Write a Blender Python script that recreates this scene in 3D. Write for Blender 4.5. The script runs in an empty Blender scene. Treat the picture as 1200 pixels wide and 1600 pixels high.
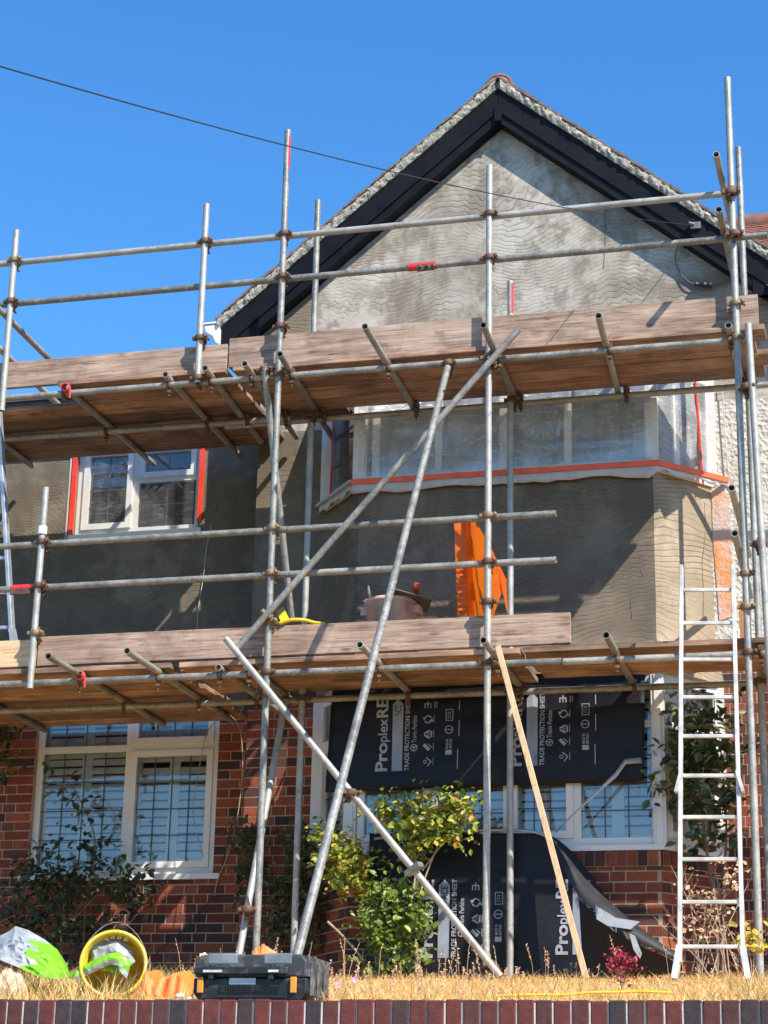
import bpy, math, random
from mathutils import Vector, Matrix, noise
R = math.radians
random.seed(7)
scene = bpy.context.scene
col = scene.collection

# ------------------------------------------------------------------ camera
F, YAW, PIT, ROLL = 3125.1, -0.26017, 0.31127, -0.020961
CAM = Vector((0.0, -14.5, 1.6))
fw = Vector((math.sin(YAW)*math.cos(PIT), math.cos(YAW)*math.cos(PIT), math.sin(PIT)))
rt0 = Vector((math.cos(YAW), -math.sin(YAW), 0.0))
dn0 = fw.cross(rt0)
rt = rt0*math.cos(ROLL) + dn0*math.sin(ROLL)
dn = -rt0*math.sin(ROLL) + dn0*math.cos(ROLL)
cd = bpy.data.cameras.new('camera')
cd.sensor_fit = 'HORIZONTAL'; cd.sensor_width = 36.0; cd.lens = F/1200*36.0
cd.clip_start = 0.1; cd.clip_end = 2000
cam = bpy.data.objects.new('camera', cd); col.objects.link(cam)
up = -dn; bk = -fw
cam.matrix_world = Matrix(((rt.x, up.x, bk.x, CAM.x), (rt.y, up.y, bk.y, CAM.y), (rt.z, up.z, bk.z, CAM.z), (0, 0, 0, 1)))
scene.camera = cam
scene.render.resolution_x = 768; scene.render.resolution_y = 1024

# ------------------------------------------------------------------ light
SUN = Vector((1.33, -1.0, 1.57)).normalized()
elev = math.asin(SUN.z); azim = math.atan2(SUN.x, SUN.y)      # clockwise from +Y
w = bpy.data.worlds.new('World'); scene.world = w; w.use_nodes = True
nt = w.node_tree; nt.nodes.clear()
sky = nt.nodes.new('ShaderNodeTexSky'); sky.sky_type = 'NISHITA'; sky.sun_disc = False
sky.sun_elevation = elev; sky.sun_rotation = azim
sky.altitude = 0; sky.air_density = 1.0; sky.dust_density = 0.0; sky.ozone_density = 6.0
bgn = nt.nodes.new('ShaderNodeBackground'); bgn.inputs['Strength'].default_value = 0.15
wo = nt.nodes.new('ShaderNodeOutputWorld')
hsn = nt.nodes.new('ShaderNodeHueSaturation'); hsn.inputs['Saturation'].default_value = 1.2
nt.links.new(sky.outputs[0], hsn.inputs['Color']); nt.links.new(hsn.outputs[0], bgn.inputs[0]); nt.links.new(bgn.outputs[0], wo.inputs[0])
sl = bpy.data.lights.new('sun', 'SUN'); sl.energy = 4.9; sl.angle = R(0.5); sl.color = (1.0, 0.93, 0.82)
so = bpy.data.objects.new('sun', sl); col.objects.link(so)
so.rotation_euler = (-SUN).to_track_quat('-Z', 'Y').to_euler(); so.location = (20, -20, 30)
vs = scene.view_settings
vs.view_transform = 'Standard'; vs.look = 'None'; vs.gamma = 1.0; vs.use_curve_mapping = False; vs.exposure = 0.78

# ------------------------------------------------------------------ helpers
def ray(px, py): return rt*((px-600)/F) + dn*((py-800)/F) + fw
def at(px, py, Y):
    v = ray(px, py); return CAM + v*((Y-CAM.y)/v.y)
def atz(px, py, z):
    v = ray(px, py); return CAM + v*((z-CAM.z)/v.z)
def lawn_z(y, x=0):
    y = max(min(y, 2.0), -6.3)
    return 2.2 + (min(y, 0.3)+6.15)*0.1085

class MB:
    def __init__(s): s.v = []; s.f = []; s.m = []; s.sm = []
    def add(s, vs_, fs_, m=0, smooth=False):
        b = len(s.v); s.v += [tuple(p) for p in vs_]
        for f in fs_: s.f.append(tuple(b+i for i in f)); s.m.append(m); s.sm.append(smooth)
        return s
    def box(s, x0, x1, y0, y1, z0, z1, m=0, M=None):
        vs_ = [Vector((x, y, z)) for x in (x0, x1) for y in (y0, y1) for z in (z0, z1)]
        if M: vs_ = [M @ p for p in vs_]
        return s.add(vs_, [(0,1,3,2),(4,6,7,5),(0,4,5,1),(2,3,7,6),(0,2,6,4),(1,5,7,3)], m)
    def quad(s, a, b, c, d, m=0, smooth=False): return s.add([a,b,c,d], [(0,1,2,3)], m, smooth)
    def bar(s, p0, p1, w_, h_, m=0, upv=Vector((0,0,1))):
        p0 = Vector(p0); p1 = Vector(p1); d = (p1-p0).normalized()
        a = d.cross(upv)
        if a.length < 1e-4: a = d.cross(Vector((0,1,0)))
        a.normalize(); b = a.cross(d)
        vs_ = [p + a*(w_/2*i) + b*(h_/2*j) for p in (p0, p1) for i in (-1, 1) for j in (-1, 1)]
        return s.add(vs_, [(0,1,3,2),(4,6,7,5),(0,4,5,1),(2,3,7,6),(0,2,6,4),(1,5,7,3)], m)
    def pipe(s, p0, p1, r, n=16, wall=0.004, m=0, mi=None):
        """open scaffold tube with wall thickness"""
        p0 = Vector(p0); p1 = Vector(p1); d = (p1-p0).normalized()
        a = d.orthogonal().normalized(); b = d.cross(a)
        ring = lambda p, rr: [p + a*(rr*math.cos(2*math.pi*i/n)) + b*(rr*math.sin(2*math.pi*i/n)) for i in range(n)]
        s.add(ring(p0, r)+ring(p1, r), [(i, (i+1) % n, n+(i+1) % n, n+i) for i in range(n)], m, True)
        ri = r-wall; mi = m if mi is None else mi
        s.add(ring(p0, ri)+ring(p1, ri), [(i, n+i, n+(i+1) % n, (i+1) % n) for i in range(n)], mi, True)
        for p in (p0, p1): s.add(ring(p, r)+ring(p, ri), [(i, (i+1) % n, n+(i+1) % n, n+i) for i in range(n)], m)
        return s
    def tube(s, pts, r, n=8, m=0, taper=None, closed=False):
        pts = [Vector(p) for p in pts]; k = len(pts); vs_ = []; prev = None
        for i, p in enumerate(pts):
            d = (pts[min(i+1, k-1)]-pts[max(i-1, 0)]).normalized()
            if prev is None: a = d.orthogonal().normalized()
            else:
                a = prev - d*prev.dot(d); a = a.normalized() if a.length > 1e-5 else d.orthogonal().normalized()
            prev = a; b = d.cross(a)
            rr = r if taper is None else r + (taper-r)*i/(k-1)
            vs_ += [p + a*(rr*math.cos(2*math.pi*j/n)) + b*(rr*math.sin(2*math.pi*j/n)) for j in range(n)]
        fs = [(i*n+j, i*n+(j+1) % n, (i+1)*n+(j+1) % n, (i+1)*n+j) for i in range(k-1) for j in range(n)]
        s.add(vs_, fs, m, True)
        s.add(vs_[:n], [tuple(range(n))[::-1]], m); s.add(vs_[-n:], [tuple(range(n))], m)
        return s
    def lathe(s, prof, M=None, n=28, m=0, smooth=True):
        vs_ = []
        for r_, z in prof:
            for j in range(n): vs_.append(Vector((r_*math.cos(2*math.pi*j/n), r_*math.sin(2*math.pi*j/n), z)))
        if M: vs_ = [M @ p for p in vs_]
        k = len(prof)
        return s.add(vs_, [(i*n+j, i*n+(j+1) % n, (i+1)*n+(j+1) % n, (i+1)*n+j) for i in range(k-1) for j in range(n)], m, smooth)
    def prism(s, poly, y0, y1, m=0, M=None):
        """polygon in x,z extruded along y"""
        n = len(poly); vs_ = [Vector((x, y0, z)) for x, z in poly]+[Vector((x, y1, z)) for x, z in poly]
        if M: vs_ = [M @ p for p in vs_]
        return s.add(vs_, [tuple(range(n)), tuple(range(n, 2*n))[::-1]]+[(i, n+i, n+(i+1) % n, (i+1) % n) for i in range(n)], m)
    def build(s, name, mats, parent=None):
        me = bpy.data.meshes.new(name); me.from_pydata(s.v, [], s.f)
        for mm in (mats if isinstance(mats, (list, tuple)) else [mats]): me.materials.append(mm)
        me.polygons.foreach_set('material_index', s.m); me.polygons.foreach_set('use_smooth', s.sm)
        me.validate(); me.update()
        return link(name, me, parent)
def base_of(p):
    v = Vector((0, 0, 0))
    while p is not None: v += p.location; p = p.parent
    return v
def link(name, me, parent=None):
    o = bpy.data.objects.new(name, me); col.objects.link(o)
    if parent: o.parent = parent; o.location = -base_of(parent)
    return o
def recal(o):
    """outward normals"""
    import bmesh
    b = bmesh.new(); b.from_mesh(o.data); bmesh.ops.recalc_face_normals(b, faces=b.faces); b.to_mesh(o.data); b.free(); return o
def tag(o, label, cat, group=None, kind=None):
    if label: o['label'] = label
    if cat: o['category'] = cat
    if group: o['group'] = group
    if kind: o['kind'] = kind
    return o
def thing(name, loc, label, cat, group=None):
    o = bpy.data.objects.new(name, None); col.objects.link(o); o.location = loc; o.empty_display_size = 0.2
    return tag(o, label, cat, group)
def bevel(o, wdt, seg=2):
    md = o.modifiers.new('bevel', 'BEVEL'); md.width = wdt; md.segments = seg; md.limit_method = 'ANGLE'; md.angle_limit = R(40); return o

# ------------------------------------------------------------------ materials
class NT:
    def __init__(s, name):
        s.mat = bpy.data.materials.new(name); s.mat.use_nodes = True
        s.t = s.mat.node_tree; s.t.nodes.clear()
        s.out = s.t.nodes.new('ShaderNodeOutputMaterial'); s.p = s.t.nodes.new('ShaderNodeBsdfPrincipled')
        s.t.links.new(s.p.outputs[0], s.out.inputs[0])
        s.tc = s.t.nodes.new('ShaderNodeTexCoord'); s.geo = s.t.nodes.new('ShaderNodeNewGeometry')
    def n(s, typ, **kw):
        nd = s.t.nodes.new(typ)
        for k, v in kw.items(): setattr(nd, k, v)
        return nd
    def l(s, a, b): s.t.links.new(a, b)
    def set(s, nd, key, v):
        if hasattr(v, 'is_linked') or hasattr(v, 'links'): s.l(v, nd.inputs[key])
        else: nd.inputs[key].default_value = v
    def math(s, op, a, b=0.0, c=0.0):
        nd = s.n('ShaderNodeMath', operation=op)
        for i, v in enumerate((a, b, c)): s.set(nd, i, v)
        return nd.outputs[0]
    def mapping(s, scale=(1,1,1), rot=(0,0,0), loc=(0,0,0), src=None):
        nd = s.n('ShaderNodeMapping'); s.l(src or s.tc.outputs['Object'], nd.inputs[0])
        nd.inputs['Scale'].default_value = scale; nd.inputs['Rotation'].default_value = rot; nd.inputs['Location'].default_value = loc
        return nd.outputs[0]
    def noise(s, scale, detail=4, rough=0.55, vec=None, dist=0.0):
        nd = s.n('ShaderNodeTexNoise'); nd.inputs['Scale'].default_value = scale; nd.inputs['Detail'].default_value = detail
        nd.inputs['Roughness'].default_value = rough; nd.inputs['Distortion'].default_value = dist
        s.l(vec or s.tc.outputs['Object'], nd.inputs['Vector']); return nd.outputs['Fac']
    def ramp(s, fac, stops, interp='LINEAR'):
        nd = s.n('ShaderNodeValToRGB'); e = nd.color_ramp.elements; nd.color_ramp.interpolation = interp
        while len(e) < len(stops): e.new(0.5)
        for el, (p, c) in zip(e, stops): el.position = p; el.color = (*c, 1) if len(c) == 3 else c
        s.l(fac, nd.inputs[0]); return nd.outputs[0]
    def maprange(s, v, a, b, c=0.0, d=1.0):
        nd = s.n('ShaderNodeMapRange'); s.set(nd, 0, v)
        for i, x in enumerate((a, b, c, d)): nd.inputs[i+1].default_value = x
        return nd.outputs[0]
    def mix(s, fac, a, b, mode='MIX'):
        nd = s.n('ShaderNodeMix', data_type='RGBA', blend_type=mode); s.set(nd, 0, fac)
        for k, v in ((6, a), (7, b)):
            if isinstance(v, tuple): nd.inputs[k].default_value = (*v, 1) if len(v) == 3 else v
            else: s.l(v, nd.inputs[k])
        return nd.outputs[2]
    def bump(s, h, strength=0.3, dist=0.01, prev=None):
        nd = s.n('ShaderNodeBump'); nd.inputs['Strength'].default_value = strength; nd.inputs['Distance'].default_value = dist
        s.l(h, nd.inputs['Height'])
        if prev: s.l(prev, nd.inputs['Normal'])
        return nd.outputs[0]
    def fin(s, color=None, rough=0.6, metal=0.0, normal=None, **kw):
        if color is not None:
            if isinstance(color, tuple): s.p.inputs['Base Color'].default_value = (*color, 1)
            else: s.l(color, s.p.inputs['Base Color'])
        s.set(s.p, 'Roughness', rough); s.set(s.p, 'Metallic', metal)
        if normal: s.l(normal, s.p.inputs['Normal'])
        for k, v in kw.items(): s.set(s.p, k.replace('_', ' '), v)
        return s.mat

def m_simple(name, c, rough=0.6, metal=0.0, var=0.12, scale=8, bump=0.15, bscale=60, **kw):
    t = NT(name); nz = t.noise(scale, 5)
    lo = tuple(x*(1-var) for x in c); hi = tuple(min(1, x*(1+var)) for x in c)
    cc = t.ramp(nz, [(0.3, lo), (0.7, hi)])
    nb = t.bump(t.noise(bscale, 3), bump, 0.004) if bump else None
    return t.fin(cc, t.maprange(nz, 0.2, 0.8, max(0.02, rough-0.08), min(1, rough+0.08)), metal, nb, **kw)

def m_galv():
    t = NT('galvanised_steel'); obj = t.n('ShaderNodeObjectInfo')
    a = t.noise(7, 6, 0.65); b = t.noise(45, 4, 0.6); rnd = t.math('MULTIPLY', obj.outputs['Random'], 0.20)
    f = t.math('ADD', t.math('ADD', t.math('MULTIPLY', a, 0.6), t.math('MULTIPLY', b, 0.35)), t.math('SUBTRACT', rnd, 0.13))
    c = t.ramp(f, [(0.3, (.15, .15, .135)), (0.46, (.31, .305, .28)), (0.68, (.47, .46, .41))])
    spots = t.maprange(t.noise(16, 8, 0.8), 0.55, 0.66)
    c = t.mix(t.math('MULTIPLY', spots, 0.65), c, (.20, .13, .08))
    plaster = t.maprange(t.noise(11, 8, 0.8, t.mapping((1, 1, 1), loc=(4, 4, 4))), 0.62, 0.67)
    c = t.mix(t.math('MULTIPLY', plaster, 0.6), c, (.62, .60, .55))
    return t.fin(c, t.maprange(a, 0.3, 0.7, 0.42, 0.62), 0.3, t.bump(b, 0.2, 0.002))
def m_wood(name, dark, mid, light, along=0, bump=0.35, greyer=None, rough=0.8):
    t = NT(name); sc = [26, 26, 26]; sc[along] = 2.2
    obj = t.n('ShaderNodeObjectInfo'); off = t.n('ShaderNodeVectorMath', operation='SCALE'); off.inputs[0].default_value = (7, 3, 11)
    t.l(obj.outputs['Random'], off.inputs['Scale'])
    add = t.n('ShaderNodeVectorMath', operation='ADD'); t.l(t.tc.outputs['Object'], add.inputs[0]); t.l(off.outputs[0], add.inputs[1])
    v = t.mapping(tuple(sc), src=add.outputs[0])
    g = t.noise(1.0, 8, 0.62, v, 0.9)
    sc2 = [90, 90, 90]; sc2[along] = 3.0
    g2 = t.noise(1.0, 4, 0.7, t.mapping(tuple(sc2), src=add.outputs[0]))
    big = t.noise(2.2, 4, 0.6, add.outputs[0])
    f = t.math('ADD', t.math('MULTIPLY', g, 0.6), t.math('MULTIPLY', g2, 0.4))
    c = t.ramp(f, [(0.34, dark), (0.47, mid), (0.62, light)])
    if greyer: c = t.mix(t.maprange(big, 0.4, 0.62), c, greyer, 'MULTIPLY')
    rnd = t.maprange(obj.outputs['Random'], 0, 1, 0.55, 1.25)
    hs = t.n('ShaderNodeHueSaturation'); t.l(c, hs.inputs['Color']); t.l(rnd, hs.inputs['Value'])
    spl = t.n('ShaderNodeTexNoise'); spl.inputs['Scale'].default_value = 1.0; spl.inputs['Detail'].default_value = 3; ss = [34, 34, 34]; ss[along] = 0.9
    t.l(t.mapping(tuple(ss), src=add.outputs[0]), spl.inputs['Vector'])
    sp = t.maprange(t.math('ABSOLUTE', t.math('SUBTRACT', spl.outputs['Fac'], 0.62)), 0.0, 0.012, 1.0, 0.0)
    stn = t.maprange(t.noise(5, 7, 0.7, add.outputs[0]), 0.54, 0.66, 0, 0.45)
    # knots
    vor = t.n('ShaderNodeTexVoronoi'); sk = [9, 9, 9]; sk[along] = 3.0
    t.l(t.mapping(tuple(sk), src=add.outputs[0]), vor.inputs['Vector']); vor.inputs['Scale'].default_value = 1.0
    kn = t.maprange(vor.outputs['Distance'], 0.05, 0.16, 1.0, 0.0)
    c2 = t.mix(t.math('MULTIPLY', kn, 0.6), hs.outputs[0], tuple(x*0.4 for x in dark)); c2 = t.mix(stn, c2, tuple(x*.8 for x in dark)); c2 = t.mix(t.math('MULTIPLY', sp, 0.75), c2, tuple(x*.25 for x in dark))
    f = t.math('SUBTRACT', f, t.math('MULTIPLY', sp, 0.5))
    return t.fin(c2, rough, 0, t.bump(t.math('SUBTRACT', f, t.math('MULTIPLY', kn, 0.2)), bump, 0.006))
def m_comb(name, dark, mid, light, stain=None, pitch=0.043, gain=1.0, bs=0.6, groove_shade=0.4):
    """notched-trowel cement base coat: wavy horizontal grooves"""
    t = NT(name); sep = t.n('ShaderNodeSeparateXYZ'); t.l(t.tc.outputs['Object'], sep.inputs[0])
    x = t.math('SUBTRACT', sep.outputs[0], t.math('MULTIPLY', sep.outputs[1], 0.7)); z = sep.outputs[2]
    vx = t.mapping((1.0, 1.0, 1.6)); n1 = t.noise(1.6, 2, 0.5, vx); n2 = t.noise(0.9, 2, 0.5, t.mapping((1, 1, 2.5), loc=(5, 2, 9)))
    n4 = t.noise(0.7, 1, 0.5, t.mapping((1, 1, 1), loc=(1, 7, 3))); n3 = t.noise(5.0, 3, 0.6, t.mapping((1, 1, 1.2), loc=(2, 8, 1)))
    amp = t.maprange(n2, 0.35, 0.65, 0.001, 0.0115)
    ph = t.math('ADD', t.math('MULTIPLY', x, 2*math.pi/0.118), t.math('MULTIPLY', n1, 16.0))
    vv = t.math('ADD', z, t.math('MULTIPLY', amp, t.math('SINE', ph)))
    vv = t.math('ADD', vv, t.math('MULTIPLY', n1, 0.16)); vv = t.math('ADD', vv, t.math('MULTIPLY', n3, 0.028))
    vv = t.math('ADD', vv, t.math('MULTIPLY', x, t.math('MULTIPLY', t.math('SUBTRACT', n4, 0.5), 0.5)))
    g = t.math('SINE', t.math('MULTIPLY', vv, 2*math.pi/pitch))
    gr = t.maprange(g, -1.0, -0.45)                       # 0 in groove, 1 on ridge
    # trowelled-over places where grooves fade
    fade = t.maprange(t.noise(1.7, 6, 0.65, t.mapping((1, 1, 1.4), loc=(3, 1, 4))), 0.36, 0.60, 0.06, 1.0)
    inv = t.math('SUBTRACT', 1.0, gr); dep = t.math('MULTIPLY', inv, t.math('MULTIPLY', fade, gain))
    nz = t.noise(1.3, 8, 0.62, t.mapping((1, 1, 1.3))); fine = t.noise(30, 6, 0.7)
    c = t.ramp(nz, [(0.36, dark), (0.49, mid), (0.62, light)])
    c = t.mix(t.math('MULTIPLY', fine, 0.35), c, tuple(v*1.12 for v in mid))
    if stain:
        c = t.mix(t.maprange(t.noise(1.1, 6, 0.6, t.mapping((1.6, 1, 0.7), loc=(1.3, 5, 2.2))), 0.50, 0.64, 0, 0.85), c, stain)
        c = t.mix(t.maprange(t.noise(2.6, 8, 0.7, t.mapping((1.3, 1, 0.9), loc=(8, 5, 2))), 0.48, 0.58, 0, 0.75), c, tuple(v*1.0 for v in dark))
        c = t.mix(t.maprange(t.noise(1.9, 7, 0.7, t.mapping((1, 1, 1.2), loc=(18, 5, 7))), 0.54, 0.62, 0, 0.6), c, tuple(v*1.15 for v in light))
    c = t.mix(t.math('MULTIPLY', dep, groove_shade), c, tuple(v*0.42 for v in dark))  # shade inside the grooves is mixed into the colour
    h = t.math('SUBTRACT', t.math('MULTIPLY', fine, 0.10), t.math('MULTIPLY', dep, 1.0))
    h = t.math('ADD', h, t.math('MULTIPLY', nz, 0.8))
    return t.fin(c, 0.92, 0, t.bump(h, bs, 0.007))
def m_brick():
    t = NT('brick'); r = t.geo.outputs['Random Per Island']
    c = t.ramp(r, [(0.0, (.035, .020, .022)), (0.2, (.065, .024, .020)), (0.36, (.14, .030, .016)), (0.6, (.20, .042, .020)), (0.85, (.27, .070, .030)), (1.0, (.09, .038, .032))])
    nz = t.noise(18, 6, 0.7); c = t.mix(0.6, c, t.ramp(nz, [(0.3, (.5, .5, .5)), (0.7, (1.35, 1.35, 1.35))]), 'MULTIPLY')
    wh = t.maprange(t.noise(6, 8, 0.75), 0.62, 0.75, 0, 0.25); c = t.mix(wh, c, (.42, .33, .28))
    return t.fin(c, 0.88, 0, t.bump(t.noise(50, 6, 0.7), 0.5, 0.004))
def m_coping():
    t = NT('coping_brick'); r = t.geo.outputs['Random Per Island']
    c = t.ramp(r, [(0.0, (.030, .022, .024)), (0.25, (.050, .028, .027)), (0.4, (.075, .022, .019)), (0.8, (.12, .024, .018)), (1.0, (.070, .026, .022))])
    nz = t.noise(30, 6, 0.7); c = t.mix(0.7, c, t.ramp(nz, [(0.3, (.45, .45, .45)), (0.7, (1.5, 1.5, 1.5))]), 'MULTIPLY')
    return t.fin(c, 0.85, 0, t.bump(nz, 0.6, 0.006))
def m_leaf(name, stops, trans=0.35, rough=0.5):
    t = NT(name); c = t.ramp(t.geo.outputs['Random Per Island'], stops)
    m = t.fin(c, rough, 0)
    tr = t.n('ShaderNodeBsdfTranslucent'); t.l(c, tr.inputs[0]); mx = t.n('ShaderNodeMixShader'); mx.inputs[0].default_value = trans
    t.l(t.p.outputs[0], mx.inputs[1]); t.l(tr.outputs[0], mx.inputs[2]); t.l(mx.outputs[0], t.out.inputs[0])
    return m
def m_glass():
    t = NT('window_glass'); t.t.nodes.remove(t.p)
    tp = t.n('ShaderNodeBsdfTransparent'); tp.inputs[0].default_value = (.86, .9, .9, 1)
    gl = t.n('ShaderNodeBsdfGlossy'); gl.inputs['Roughness'].default_value = 0.015
    b = t.bump(t.noise(2.2, 2), 0.12, 0.02); t.l(b, gl.inputs['Normal'])
    fr = t.n('ShaderNodeFresnel'); fr.inputs[0].default_value = 1.75
    f = t.math('ADD', t.math('MULTIPLY', fr.outputs[0], 1.1), 0.07)
    mx = t.n('ShaderNodeMixShader'); t.l(f, mx.inputs[0]); t.l(tp.outputs[0], mx.inputs[1]); t.l(gl.outputs[0], mx.inputs[2]); t.l(mx.outputs[0], t.out.inputs[0])
    return t.mat
def m_film(name, tint, lo, hi, wrinkle=1.0, trl=0.4, cw=0.016):
    """thin plastic sheet: part clear, part milky, creased"""
    t = NT(name); t.t.nodes.remove(t.p)
    v = t.mapping((1.3, 1, 0.8), (0, R(25), 0)); n1 = t.noise(2.0, 5, 0.6, v, 1.2)
    wv = t.noise(3.0, 6, 0.7, t.mapping((0.8, 1, 5.0), (0, R(-35), 0)), 0.8)
    crease = t.maprange(t.math('ABSOLUTE', t.math('SUBTRACT', wv, 0.5)), 0.0, cw, 1.0, 0.0)
    tp = t.n('ShaderNodeBsdfTransparent'); df = t.n('ShaderNodeBsdfDiffuse'); df.inputs[0].default_value = (*tint, 1)
    tl = t.n('ShaderNodeBsdfTranslucent'); tl.inputs[0].default_value = (*tint, 1)
    gl = t.n('ShaderNodeBsdfGlossy'); gl.inputs['Roughness'].default_value = 0.12
    b = t.bump(t.math('ADD', n1, t.math('MULTIPLY', crease, 0.15)), 0.9*wrinkle, 0.05); t.l(b, gl.inputs['Normal']); t.l(b, df.inputs['Normal'])
    m1 = t.n('ShaderNodeMixShader'); m1.inputs[0].default_value = trl; t.l(df.outputs[0], m1.inputs[1]); t.l(tl.outputs[0], m1.inputs[2])
    m2 = t.n('ShaderNodeMixShader'); m2.inputs[0].default_value = 0.25; t.l(m1.outputs[0], m2.inputs[1]); t.l(gl.outputs[0], m2.inputs[2])
    f = t.math('ADD', t.maprange(n1, 0.35, 0.65, lo, hi), t.math('MULTIPLY', crease, 0.45))
    m3 = t.n('ShaderNodeMixShader'); t.l(f, m3.inputs[0]); t.l(tp.outputs[0], m3.inputs[1]); t.l(m2.outputs[0], m3.inputs[2])
    t.l(m3.outputs[0], t.out.inputs[0]); return t.mat

M = {}
M['galv'] = m_galv()
M['rust'] = m_simple('rusty_coupler', (.13, .075, .05), 0.75, 0.3, 0.5, 40, 0.4, 90)
M['brass'] = m_simple('pale_coupler', (.22, .165, .10), 0.7, 0.3, 0.3, 40, 0.4, 90)
M['redpaint'] = m_simple('red_paint', (.55, .03, .04), 0.55, 0, 0.2, 30)
M['tape'] = m_simple('red_tape', (.72, .045, .02), 0.4, 0, 0.12, 12, 0.3, 25)
M['tape2'] = m_simple('orange_tape', (.78, .11, .03), 0.4, 0, 0.15, 12, 0.3, 25)
M['toe'] = m_wood('toe_board_wood', (.12, .070, .045), (.34, .235, .175), (.50, .375, .29), 0, 0.7, (.66, .62, .60))
M['toey'] = m_wood('new_board_wood', (.35, .22, .12), (.52, .36, .20), (.62, .45, .28), 0, 0.4)
M['deck'] = m_wood('deck_board_wood', (.12, .062, .038), (.32, .18, .115), (.50, .33, .215), 0, 0.6, (.52, .55, .58))
M['batten'] = m_wood('batten_wood', (.42, .28, .14), (.62, .44, .25), (.72, .54, .34), 2, 0.3)
M['stake'] = m_wood('orange_wood', (.32, .13, .04), (.50, .22, .07), (.60, .30, .12), 2, 0.3)
M['comb'] = m_comb('combed_cement_grey', (.18, .15, .115), (.34, .30, .25), (.48, .435, .375), (.165, .122, .08), 0.0425, 1.0, 0.42, 0.36)
M['comb_shaded'] = m_comb('combed_cement_shade_tone', (.112, .090, .064), (.152, .122, .086), (.190, .154, .112), (.10, .078, .055), 0.040, 0.8, 0.5, 0.3)  # lower render with the deep platform shade worked into a darker colour
M['comb_sunlit'] = m_comb('combed_cement_sun_tone', (.24, .185, .125), (.31, .245, .17), (.36, .29, .21), (.22, .165, .11), 0.042, 1.0, 0.75, 0.45)  # same render for the right cheek, sunlight worked into a paler tan
M['brick'] = m_brick(); M['coping'] = m_coping()
M['mortar'] = m_simple('mortar', (.38, .27, .18), 0.95, 0, 0.25, 12, 0.6, 60)
M['mortarl'] = m_simple('coping_mortar', (.52, .48, .43), 0.95, 0, 0.25, 12, 0.6, 60)
M['upvc'] = m_simple('white_window_plastic', (.64, .62, .58), 0.35, 0, 0.05, 4, 0.03, 30)
M['white'] = m_simple('white_paint', (.78, .77, .74), 0.5, 0, 0.06, 4, 0.05)
M['lead'] = m_simple('dark_leading', (.06, .065, .07), 0.5, 0.3, 0.2)
M['glass'] = m_glass()
M['film'] = m_film('clear_plastic_film', (.80, .83, .86), 0.05, 0.16, .35, .4, .006)
M['filmw'] = m_film('milky_plastic_film', (.90, .92, .93), 0.24, 0.54, .5)
M['skirt'] = m_simple('white_film_edge', (.46, .45, .43), 0.6, 0, 0.12, 9, 0.5, 18)
M['black'] = m_simple('black_bargeboard_paint', (.003, .003, .005), 0.55, 0, 0.5, 5, 0.5, 14, Specular_IOR_Level=0.22)
M['unlit_room'] = m_simple('dark_room', (.03, .032, .035), 0.9)  # near-black colour stands in for the unlit interior
M['curtain'] = m_simple('pale_curtain', (.62, .62, .60), 0.9, 0, 0.06)
M['steelgrey'] = m_simple('galvanised_mullion', (.5, .5, .5), 0.5)
M['terracotta'] = m_simple('terracotta', (.19, .085, .06), 0.85, 0, 0.3, 12, 0.5, 40)
M['alu'] = m_simple('ladder_aluminium', (.56, .54, .50), 0.45, 0.2, 0.3, 9, 0.25, 60)
M['alublue'] = m_simple('ladder_aluminium_worn', (.50, .53, .58), 0.42, 0.6, 0.18, 14, 0.2, 80)
M['plug'] = m_simple('black_plastic', (.018, .018, .02), 0.45, 0, 0.3)
M['cable'] = m_simple('cable_grey', (.10, .10, .11), 0.6)
M['wire'] = m_simple('phone_wire', (.02, .02, .025), 0.6)
t = NT('rubble_roof_mortar'); a = t.noise(22, 8, 0.75)
M['verge'] = t.fin(t.ramp(a, [(0.32, (.10, .09, .07)), (0.48, (.34, .315, .26)), (0.63, (.58, .55, .48))]), 0.95, 0, t.bump(t.noise(36, 8, 0.8), 1.0, 0.02))
t = NT('white_roughcast'); v_ = t.n('ShaderNodeTexVoronoi'); v_.inputs['Scale'].default_value = 32; t.l(t.tc.outputs['Object'], v_.inputs['Vector'])
hh = t.math('ADD', t.math('MULTIPLY', t.noise(20, 5, 0.6), 1.0), t.math('MULTIPLY', v_.outputs['Distance'], 0.5))
M['rough'] = t.fin(t.ramp(t.noise(2.5, 6), [(0.3, (.46, .43, .37)), (0.7, (.58, .55, .48))]), 0.9, 0, t.bump(hh, 0.9, 0.022))
t = NT('primed_strip'); a = t.noise(3.0, 6, 0.6)
M['primer'] = t.fin(t.ramp(a, [(0.38, (.55, .40, .33)), (0.5, (.62, .33, .20)), (0.6, (.68, .24, .07))]), 0.9, 0, t.bump(t.noise(20, 5, 0.6), 0.9, 0.02))
t = NT('red_roof_tile'); c = t.ramp(t.geo.outputs['Random Per Island'], [(0, (.13, .05, .035)), (.5, (.25, .085, .055)), (1, (.19, .085, .065))])
M['tile'] = t.fin(t.mix(0.6, c, t.ramp(t.noise(14, 6), [(0.3, (.6, .6, .6)), (0.7, (1.3, 1.3, 1.3))]), 'MULTIPLY'), 0.9, 0, t.bump(t.noise(50, 4), 0.4, 0.004))
M['vtile'] = m_simple('weathered_verge_tile', (.17, .115, .09), .9, 0, .45, 30, .5)
M['felt'] = m_simple('dark_roof_felt', (.07, .075, .08), 0.85, 0, 0.4, 9, 0.6, 30)
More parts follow.
